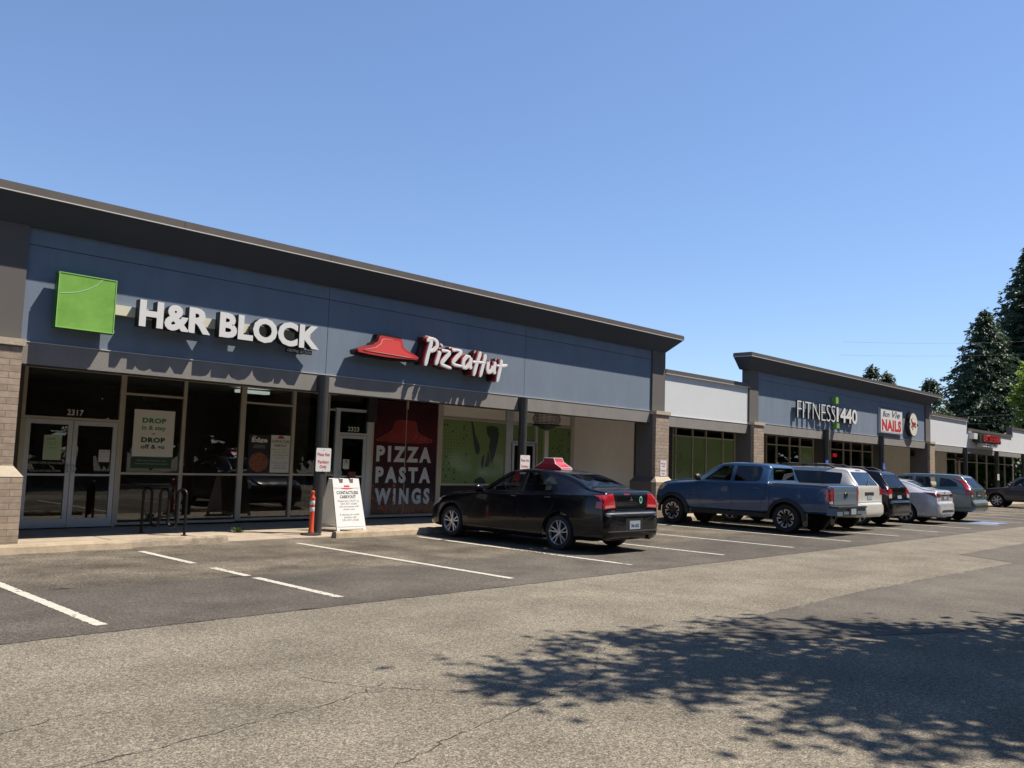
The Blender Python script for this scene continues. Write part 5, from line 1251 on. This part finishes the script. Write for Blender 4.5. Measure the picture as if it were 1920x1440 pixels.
# white SUV
pw = paint('white_car_paint', (.66, .655, .62), 0, .3)
make_suv('parked_suv', 'large white SUV with black roof rack beside the blue pickup', 24.05, 11.75, (2.45, 2.4, 1.9, 1.72, .34, 1.19, 1.08, 1.15, .36, .85), pw, (1.45, -1.35), .37, 'five',
         [([(.9, 1.23), (.35, 1.59), (-.2, 1.61), (-.25, 1.23)], M_cglass), ([(-.35, 1.24), (-.32, 1.61), (-1.15, 1.6), (-1.15, 1.25)], M_pglass), ([(-1.25, 1.25), (-1.25, 1.6), (-1.82, 1.57), (-1.86, 1.5), (-1.86, 1.27)], M_pglass)],
         [(-.66, 1.24), (.66, 1.24), (.58, 1.6), (-.58, 1.6)],
         [('tail_light', M_tail, [('M', [(.74, .98), (.86, 1.0), (.85, 1.2), (.74, 1.22)])]), ('plate_recess', M_trim, [('B', rect(-.3, .3, .98, 1.06))]), ('licence_plate', M_plate, [('B', rect(-.16, .16, .86, .97))]), ('brake_light', M_tail, [('B', rect(-.15, .15, 1.63, 1.655))])],
         extra=lambda: (c.part('pillar_trim', M_black, lambda m: [c.decal(m, 'S', q, .002) for q in ([(-.2, 1.24), (-.38, 1.24), (-.35, 1.61), (-.18, 1.61)], [(-1.13, 1.25), (-1.27, 1.26), (-1.27, 1.6), (-1.13, 1.6)])]), c.part('rear_wiper', M_black, lambda m: m.tube([c.proj('B', -.1, 1.25)[0] + Vector((0, -.015, 0)), c.proj('B', .3, 1.4)[0] + Vector((0, -.02, 0))], .009, 5))))
# black SUV
pk = pm('black_suv_paint', (.006, .0065, .008), .22, 0, coat=.4, spec=.2, var=.03, vs=2)
make_suv('parked_suv', 'black SUV with clear lower tail lamps between the white SUV and silver sedan', 27.05, 11.88, (2.25, 2.25, 1.8, 1.68, .3, 1.12, 1.03, 1.05, .38, .84), pk, (1.36, -1.27), .34, 'five',
         [([(.82, 1.16), (.3, 1.54), (-.2, 1.57), (-.25, 1.17)], M_cglass), ([(-.35, 1.18), (-.32, 1.57), (-1.0, 1.55), (-1.05, 1.2)], M_pglass), ([(-1.15, 1.21), (-1.13, 1.54), (-1.5, 1.5), (-1.72, 1.36), (-1.7, 1.24)], M_pglass)],
         [(-.62, 1.18), (.62, 1.18), (.52, 1.55), (-.52, 1.55)],
         [('tail_light', M_tail, [('M', [(.52, 1.0), (.82, .96), (.84, 1.12), (.6, 1.14)]), ('S', [(-2.2, .9), (-1.98, 1.0), (-1.85, 1.13), (-2.15, 1.12)])]), ('reverse_light', M_lampw, [('M', [(.62, .86), (.82, .86), (.83, .97), (.6, .99)])]), ('badge', M_chrome, [('B', rect(.3, .5, .86, .875)), ('B', rect(-.5, -.35, .92, .935))]), ('licence_plate', M_plate, [('B', rect(-.16, .16, .84, .94))])],
         extra=lambda: c.part('rear_wiper', M_black, lambda m: m.tube([c.proj('B', .0, 1.17)[0] + Vector((0, -.015, 0)), c.proj('B', .35, 1.22)[0] + Vector((0, -.02, 0))], .009, 5)), glassr=M_cglass)
# silver white sedan
ps = paint('pearl_sedan_paint', (.55, .56, .6), .1, .28)
K2 = [(a * .965, b, cc * .985, d * .965, e * .965, f_ * .965, g * .985) for a, b, cc, d, e, f_, g in SEDAN]
c = Car('parked_car', 'pearl white sedan with wrapping red tail lamps between the black and grey green SUVs', 'car', 30.25, 11.68, K2, ps, (1.38, -1.3), .325, .2, 'five', 0, 'cars parked nose in along the shops', .755)
c.yf, c.yr = .1, -.9
c.window('S', [(.68, .99), (.06, 1.345), (-.25, 1.37), (-.3, 1.01)], M_cglass); c.window('S', [(-.39, 1.02), (-.35, 1.37), (-.77, 1.355), (-1.15, 1.17), (-1.2, 1.06)], M_cglass)
c.window('F', [(-.58, 1.08), (.58, 1.08), (.49, 1.365), (-.49, 1.365)], M_cglass, 'windscreen'); c.window('B', [(-.54, 1.175), (.54, 1.175), (.45, 1.365), (-.45, 1.365)], M_cglass, 'rear_window')
c.cabin(-1.68, .78)
for sg in (-1, 1): c.part('tail_light', M_taild, lambda m: (c.decal(m, 'B', [(sg * .42, .89), (sg * .8, .86), (sg * .8, 1.0), (sg * .44, .97)], .008), c.decal(m, 'R' if sg > 0 else 'L', [(-2.26, .87), (-2.0, .97), (-1.85, 1.02), (-2.24, 1.01)], .008)))
c.part('chrome_bar', M_chrome, lambda m: c.decal(m, 'B', rect(-.4, .4, .93, .965), .01))
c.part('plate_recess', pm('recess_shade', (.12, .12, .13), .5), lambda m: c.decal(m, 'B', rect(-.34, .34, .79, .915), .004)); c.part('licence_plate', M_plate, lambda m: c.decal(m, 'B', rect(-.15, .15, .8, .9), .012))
c.part('lower_bumper', M_trim, lambda m: c.decal(m, 'B', [(-.6, .40), (.6, .40), (.5, .47), (-.5, .47)], .008))
c.part('fuel_flap', M_black, lambda m: c.line(m, 'S', [(-1.5, .85), (-1.5, .98), (-1.7, .98), (-1.7, .85), (-1.5, .85)], .006))
c.part('door_seam', M_black, lambda m: [c.line(m, 'S', l, .007) for l in ([(.95, .9), (.85, .34)], [(-.34, .98), (-.37, .34)], [(-1.0, .5), (-1.28, .97)], [(.85, .34), (-1.0, .36)])] + [c.line(m, 'B', [(-.6, .78), (.6, .78)], .008)])
c.part('emblem', M_chrome, lambda m: m.tube([(.06 * math.cos(a), c.proj('B', 0, 1.03)[0].y - .01, 1.03 + .04 * math.sin(a)) for a in [math.pi / 8 * k for k in range(17)]], .008, 5, cap=False))
c.mirrors(.64, 1.02, .83, ps); c.handles([(-.2, .91), (-1.02, .93)]); c.finish()
# grey green SUV
pg = paint('grey_green_paint', (.12, .17, .165), .35, .3)
make_suv('parked_suv', 'grey green SUV with tall red tail lamps, rightmost of the close row', 33.15, 11.4, (2.28, 2.28, 1.82, 1.64, .32, 1.1, 1.04, 1.05, .42, .86), pg, (1.36, -1.26), .34, 'five',
         [([(.82, 1.14), (.3, 1.5), (-.2, 1.53), (-.25, 1.15)], M_cglass), ([(-.35, 1.16), (-.32, 1.53), (-1.0, 1.52), (-1.05, 1.18)], M_cglass), ([(-1.15, 1.19), (-1.13, 1.51), (-1.45, 1.46), (-1.68, 1.34), (-1.74, 1.22)], M_pglass)],
         [(-.6, 1.17), (.6, 1.17), (.5, 1.52), (-.5, 1.52)],
         [('tail_light', M_tail, [('M', [(.7, .9), (.84, .9), (.8, 1.15), (.64, 1.5), (.58, 1.48), (.7, 1.14)]), ('S', [(-2.16, .9), (-2.02, .93), (-2.0, 1.12), (-1.8, 1.45), (-1.87, 1.46), (-2.1, 1.15)])]), ('reverse_light', M_lampw, [('M', [(.72, .88), (.84, .88), (.84, .94), (.72, .94)])]), ('plate_recess', M_trim, [('B', rect(-.28, .28, .86, 1.06))]), ('licence_plate', M_plate, [('B', rect(-.16, .16, .88, 1.0))]), ('bumper_insert', M_trim, [('B', rect(-.78, .78, .5, .6))]), ('bumper_top', pm('bumper_silver', (.42, .46, .46), .35, .3), [('B', rect(-.8, .8, .66, .73))])],
         rails=False, glassr=M_cglass)
# far dark SUV
pd = paint('slate_paint', (.055, .06, .07), .3, .3)
make_suv('parked_suv', 'dark slate SUV parked apart at the far right edge', 52.0, 11.95, (2.35, 2.35, 1.86, 1.68, .32, 1.1, 1.05, 1.1, .4, .86), pd, (1.4, -1.32), .35, 'five',
         [([(.85, 1.14), (.3, 1.53), (-.2, 1.56), (-.25, 1.15)], M_cglass), ([(-.35, 1.16), (-.32, 1.56), (-1.0, 1.54), (-1.05, 1.18)], M_pglass), ([(-1.15, 1.19), (-1.13, 1.53), (-1.5, 1.49), (-1.75, 1.36), (-1.75, 1.22)], M_pglass)],
         [(-.6, 1.17), (.6, 1.17), (.5, 1.52), (-.5, 1.52)], [('tail_light', M_tail, [('M', [(.6, 1.0), (.84, .98), (.84, 1.12), (.62, 1.14)])]), ('headlight', M_lampw, [('S', [(2.15, .72), (2.2, .8), (1.9, .88), (1.95, .76)])])])
# ================================================================= TREES, WIRES
def leaf_mat(name, c, var=.45, trans=.25):
    m = pm(name, c, .55, var=var, vs=1.1, spec=.35); n = m.node_tree.nodes; l = m.node_tree.links; p = n['Principled BSDF']
    t = n.new('ShaderNodeBsdfTranslucent'); t.inputs[0].default_value = (c[0] * 1.5, c[1] * 1.6, c[2] * .8, 1); mx = n.new('ShaderNodeMixShader'); mx.inputs[0].default_value = trans
    l.new(p.outputs[0], mx.inputs[1]); l.new(t.outputs[0], mx.inputs[2]); l.new(mx.outputs[0], n['Material Output'].inputs[0]); return m
M_bark = pm('bark', (.06, .045, .035), .95, var=.3, vs=6, bump=.8, bs=20)
M_con = leaf_mat('conifer_green', (.07, .11, .065), .5, .12)
M_con2 = leaf_mat('mid_conifer_green', (.06, .10, .055), .5, .1)
M_broad = leaf_mat('broadleaf_green', (.10, .17, .035), .45, .3)
M_bright = leaf_mat('bright_leaf_green', (.2, .27, .05), .4, .3)
M_hedge = leaf_mat('dark_broadleaf', (.15, .24, .085), .5, .25)
def conifer(name, label, x, y, h, rad, seed, mat, droop=.3, whorls=None, dens=1.0, zb=.08, group='dark conifers beyond the roofs'):
    rr = random.Random(seed); t = thing(name, label, 'tree', (x, y, 0), 0, group)
    m = MB(); m.tube([(x, y, 0), (x + rr.uniform(-.1, .1), y, h * .5), (x, y, h * .97)], [h * .018 + .1, h * .01 + .05, .02], 8); m.build('trunk', M_bark, t, 40)
    m = MB(); W_ = whorls or int(min(h, 26) * 2.4)
    for w in range(W_):
        f = (w + rr.random()) / W_; z = h * (zb + (1 - zb) * f); L0 = rad * (1 - f) ** .8 * (.55 + .45 * math.sin(min(1, f * 5 + .25) * 1.57)) + .25
        nb = int((7 + 5 * (1 - f)) * dens); a0 = rr.random() * 6.28
        for b in range(nb):
            a = a0 + 6.283 * b / nb + rr.gauss(0, .18); L = L0 * rr.uniform(.62, 1.16); d = Vector((math.cos(a), math.sin(a), 0)); e = Vector((-d.y, d.x, 0))
            n = max(3, int(L / .42)); dr = droop * rr.uniform(.6, 1.3)
            for k in range(n):
                u = (k + rr.random()) / n; p = Vector((x, y, z)) + d * (L * u) + Vector((0, 0, -dr * L * u * u + .12 * L * u))
                wd = (.16 + .42 * (1 - u)) * L * .42
                for q in range(10):
                    s = rr.uniform(-1, 1); o = p + e * (s * wd) + d * rr.uniform(-.2, .2) + Vector((0, 0, rr.gauss(0, .12) - abs(s) * wd * .35))
                    l_ = rr.uniform(.3, .62) * (.5 + rad / 20); dd = (d * rr.uniform(.4, 1) + e * s * .9 + Vector((0, 0, rr.uniform(-.9, -.1)))).normalized(); ww = dd.cross(Vector((rr.gauss(0, 1), rr.gauss(0, 1), rr.gauss(0, 1)))).normalized() * rr.uniform(.05, .11) * (.6 + rad / 20)
                    m.add([o - ww * .6, o + dd * l_ * .5 - ww, o + dd * l_, o + dd * l_ * .5 + ww], [(0, 1, 2, 3)])
    # leader
    for k in range(26):
        o = Vector((x + rr.gauss(0, .06), y + rr.gauss(0, .06), h - rr.random() * 1.2)); dd = Vector((rr.gauss(0, .35), rr.gauss(0, .35), .6)); ww = Vector((rr.gauss(0, .06), rr.gauss(0, .06), .02))
        m.add([o - ww, o + dd * .3 - ww * .6, o + dd * .6, o + ww], [(0, 1, 2, 3)])
    me_o = m.build('crown', mat, t); return t
def broad(name, label, x, y, zc, rx, rz, seed, mat, nclump=120, per=70, leaf=.16, trunk=True, keep=None, group=None, keepc=None, ry=None, base=None, fat=1.0, extra=()):
    rr = random.Random(seed); t = thing(name, label, 'tree', (x, y, 0), 0, group); ry = ry or rx
    bx, by = base or (x, y)
    m = MB(); m.tube([(bx, by, 0), (bx + .05, by, zc * .3), (bx + (x - bx) * .5, by + (y - by) * .5, zc * .62)], [.2, .15, .12], 10); mt = MB()
    C = []
    while len(C) < nclump:
        v = Vector((rr.gauss(0, 1), rr.gauss(0, 1), rr.gauss(0, 1))).normalized() * rr.random() ** .38
        p = Vector((x + v.x * rx, y + v.y * ry, zc + v.z * rz))
        if keep and not keep(p): continue
        if keepc and not keepc(p): continue
        C.append(p)
    C += list(extra)
    for i, p in enumerate(C):
        if i % 5 == 0:
            s = Vector((bx + (x - bx) * .5, by + (y - by) * .5, zc * .6)); mid = (s + p) / 2 + Vector((rr.gauss(0, .15), rr.gauss(0, .15), .1)); m.tube([s, mid, p], [.07, .04, .012], 5)
    o = m.build('trunk', M_bark, t, 40)
    for i_c, p in enumerate(C):
        out = (p - Vector((x, y, zc))); out.z *= .6; out = out.normalized() if out.length > .1 else Vector((1, 0, 0)); sz = rr.uniform(.28, .62) * (rx / 3) ** .4 * fat * (.5 if i_c >= nclump else 1)
        for k in range(per if i_c < nclump else per * 4 // 10):
            o_ = p + Vector((rr.gauss(0, sz * .62), rr.gauss(0, sz * .62), rr.gauss(0, sz * .34))) + out * rr.uniform(-.2, .5 if not extra else .25) * sz
            if keep and not keep(o_): continue
            dd = Vector((rr.gauss(0, 1), rr.gauss(0, 1), rr.gauss(-.2, .5))).normalized(); ww = dd.cross(Vector((rr.gauss(0, .5), rr.gauss(0, .5), 1))).normalized()
            l_ = leaf * rr.uniform(.6, 1.3); mt.add([o_, o_ + dd * l_ * .5 + ww * l_ * .3, o_ + dd * l_, o_ + dd * l_ * .5 - ww * l_ * .3], [(0, 1, 2, 3)])
    mt.build('crown', mat, t); return t
conifer('conifer_tree', 'tallest dark conifer, its top cut by the photo edge', 113, 25.6, 28.6, 9.6, 1, M_con, dens=1.5)
conifer('conifer_tree', 'tall pointed dark conifer left of the tallest one', 106, 28.6, 20.2, 8.2, 2, M_con, dens=1.5)
conifer('conifer_tree', 'lower broad dark conifer at the left foot of the tall pair', 103, 29.2, 12.5, 6.2, 3, M_con, dens=1.5)
conifer('conifer_tree', 'dark conifer filling behind the far restaurant roof', 118, 28, 19, 7.5, 4, M_con, dens=1.4)
conifer('conifer_tree', 'small dark conifer top behind the gym roof, left of a close pair', 79, 30.8, 11.3, 3.2, 5, M_con2)
conifer('conifer_tree', 'small dark conifer top behind the gym roof, right of a close pair', 80.5, 30, 10.9, 3.3, 6, M_con2)
conifer('conifer_tree', 'broad dark conifer at the right end of the gym roof', 84, 27.3, 10.4, 4.2, 7, M_con2, .1, dens=1.2)
conifer('conifer_tree', 'tiny distant conifer tip in the gap between roofs', 150, 46, 12.8, 2.6, 8, M_con2)
broad('broadleaf_tree', 'bright green leafy tree at the right edge before the dark conifers', 71, 14.75, 7.4, 2.6, 3.3, 11, M_bright, 130, 60, .3)
# shade tree right of the camera: its crown stays out of frame and its shadow falls on the asphalt
TX, TY = 10.2, -.9
SHP = [(4.6, 4.4), (5.2, 4.6), (6.1, 4.8), (7.2, 4.55), (8.4, 4.5), (9.4, 3.2), (9.9, 2.7), (11, 2.5), (14.5, 1.2), (14.5, -3), (6.6, -3), (6.3, .4), (6.0, 1.4), (5.8, 2.2), (5.75, 2.9), (5.7, 3.3), (5.6, 3.7), (5.0, 4.15)]
def inpoly(x, y, P):
    c_ = False; j = len(P) - 1
    for i in range(len(P)):
        if (P[i][1] > y) != (P[j][1] > y) and x < (P[j][0] - P[i][0]) * (y - P[i][1]) / (P[j][1] - P[i][1]) + P[i][0]: c_ = not c_
        j = i
    return c_
def keepf(p):   # the whole crown stands clear of the view
    q = p - Vector((0, 0, CH)); d = q.dot(FW)
    if p.z < 3.6 or d < .5: return p.z >= 3.6
    return q.dot(RX) / d > .645 or q.dot(DN) / d < -.49
def keepc(p):   # the clump throws its shadow where the photo shows the tree's shade
    from mathutils import noise
    h_ = p.z / SUN.z; X_, Y_ = p.x - SUN.x * h_, p.y - SUN.y * h_
    return keepf(p) and inpoly(X_, Y_, SHP) and noise.noise((X_ * 1.2, Y_ * 2.4, 3.7)) > -.12
FING = []
for pts in ([(4.5, 4.5), (4.8, 4.52), (5.2, 4.65)], [(4.45, 4.18), (4.75, 4.18), (5.1, 4.2), (5.5, 4.3)], [(5.0, 3.72), (5.3, 3.75), (5.7, 3.9)], [(5.75, 4.92), (6.1, 4.98), (6.5, 4.8), (7.0, 4.6)], [(5.25, 3.2), (5.6, 3.25), (5.9, 3.4)], [(5.1, 2.45), (5.5, 2.5), (5.8, 2.6)], [(5.2, 1.9), (5.6, 1.9)], [(8.0, 4.7), (8.5, 4.6), (9.0, 4.1)]):
    for q in pts:
        h_ = R.uniform(7.6, 8.8); p = Vector((q[0] + SUN.x * h_ / SUN.z, q[1] + SUN.y * h_ / SUN.z, h_))
        if keepf(p): FING.append(p)
broad('shade_tree', 'leafy tree right of the view that throws the leaf shadow on the asphalt', TX, TY, 7.4, 5.2, 3.2, 21, M_broad, 280, 92, .16, keep=keepf, keepc=keepc, fat=.85, extra=FING, base=(11.6, -1.6))
broad('shade_tree', 'added leafy tree further right, outside the view, that blocks sky light', 15.5, -4.2, 6.8, 4.6, 3.0, 22, M_broad, 190, 60, .3, keep=lambda p: p.z > 3 and p.y < .1 * p.x - 1.2, base=(16, -4.5))  # this and the two below are unseen trees added to block sky light
broad('shade_tree', 'added leafy tree behind the viewer on the right, unseen, that blocks sky light', 8.5, -6.5, 6.8, 4.2, 3.0, 23, M_broad, 160, 60, .3, keep=lambda p: p.z > 3 and p.y < -3.0, base=(9, -7))
broad('shade_tree', 'added leafy tree just behind the viewer, unseen, that blocks sky light', 3.8, -4.6, 7.0, 4.2, 3.0, 24, M_broad, 170, 60, .3, keep=lambda p: p.z > 3.4 and p.y < -1.2, base=(4, -5.5))
# trees across the lot, seen in the shop glass
first = None
for i, (x, y, s) in enumerate([(-8, -16, 2.0), (2, -21, 2.3), (11, -16, 1.9), (20, -20, 2.4), (30, -16, 2.1), (40, -20, 2.4), (51, -15, 2.2), (63, -18, 2.3), (76, -10, 2.2), (90, -5, 2.1), (103, -2, 2.2), (118, -3, 2.4), (134, -2, 2.3), (152, -3, 2.4)]):
    if first is None:
        first = broad('parking_tree', 'dark leafy tree across the parking lot behind the viewer', 0, 0, 3.9, 4.4, 3.7, 31, M_hedge, 210, 60, .5, group='trees across the parking lot'); first.location = (x, y, 0); first.scale = (s, s, s) 
    else:
        r_ = first.copy(); COL.objects.link(r_); r_.location = (x, y, 0); r_.scale = (s, s, s); r_.rotation_euler.z = i * 1.3
        for ch in first.children:
            q = ch.copy(); COL.objects.link(q); q.parent = r_
# power lines
def wire(pts, label):
    m = MB(); P = []
    for i in range(len(pts) - 1):
        for k in range(12):
            t = k / 12; p = Vector(pts[i]).lerp(Vector(pts[i + 1]), t); p.z -= .6 * 4 * t * (1 - t) * .4; P.append(p)
    P.append(Vector(pts[-1])); m.tube(P, .008, 5); tag(m.build('power_line', M_black), label, 'power line', 'power lines over the roofs')
wire([(78, 33, 13.6), (110, 23, 17)], 'upper thin power line crossing to the tall conifers')
wire([(78, 33.4, 12.4), (110, 23, 15.6)], 'lower thin power line crossing to the tall conifers')
wire([(64, 20, 5.6), (80, 16, 7.4)], 'thin wire above the far restaurant roof')
wire([(60, 19.5, 5.0), (82, 15, 6.6)], 'second thin wire just above the far restaurant roof')
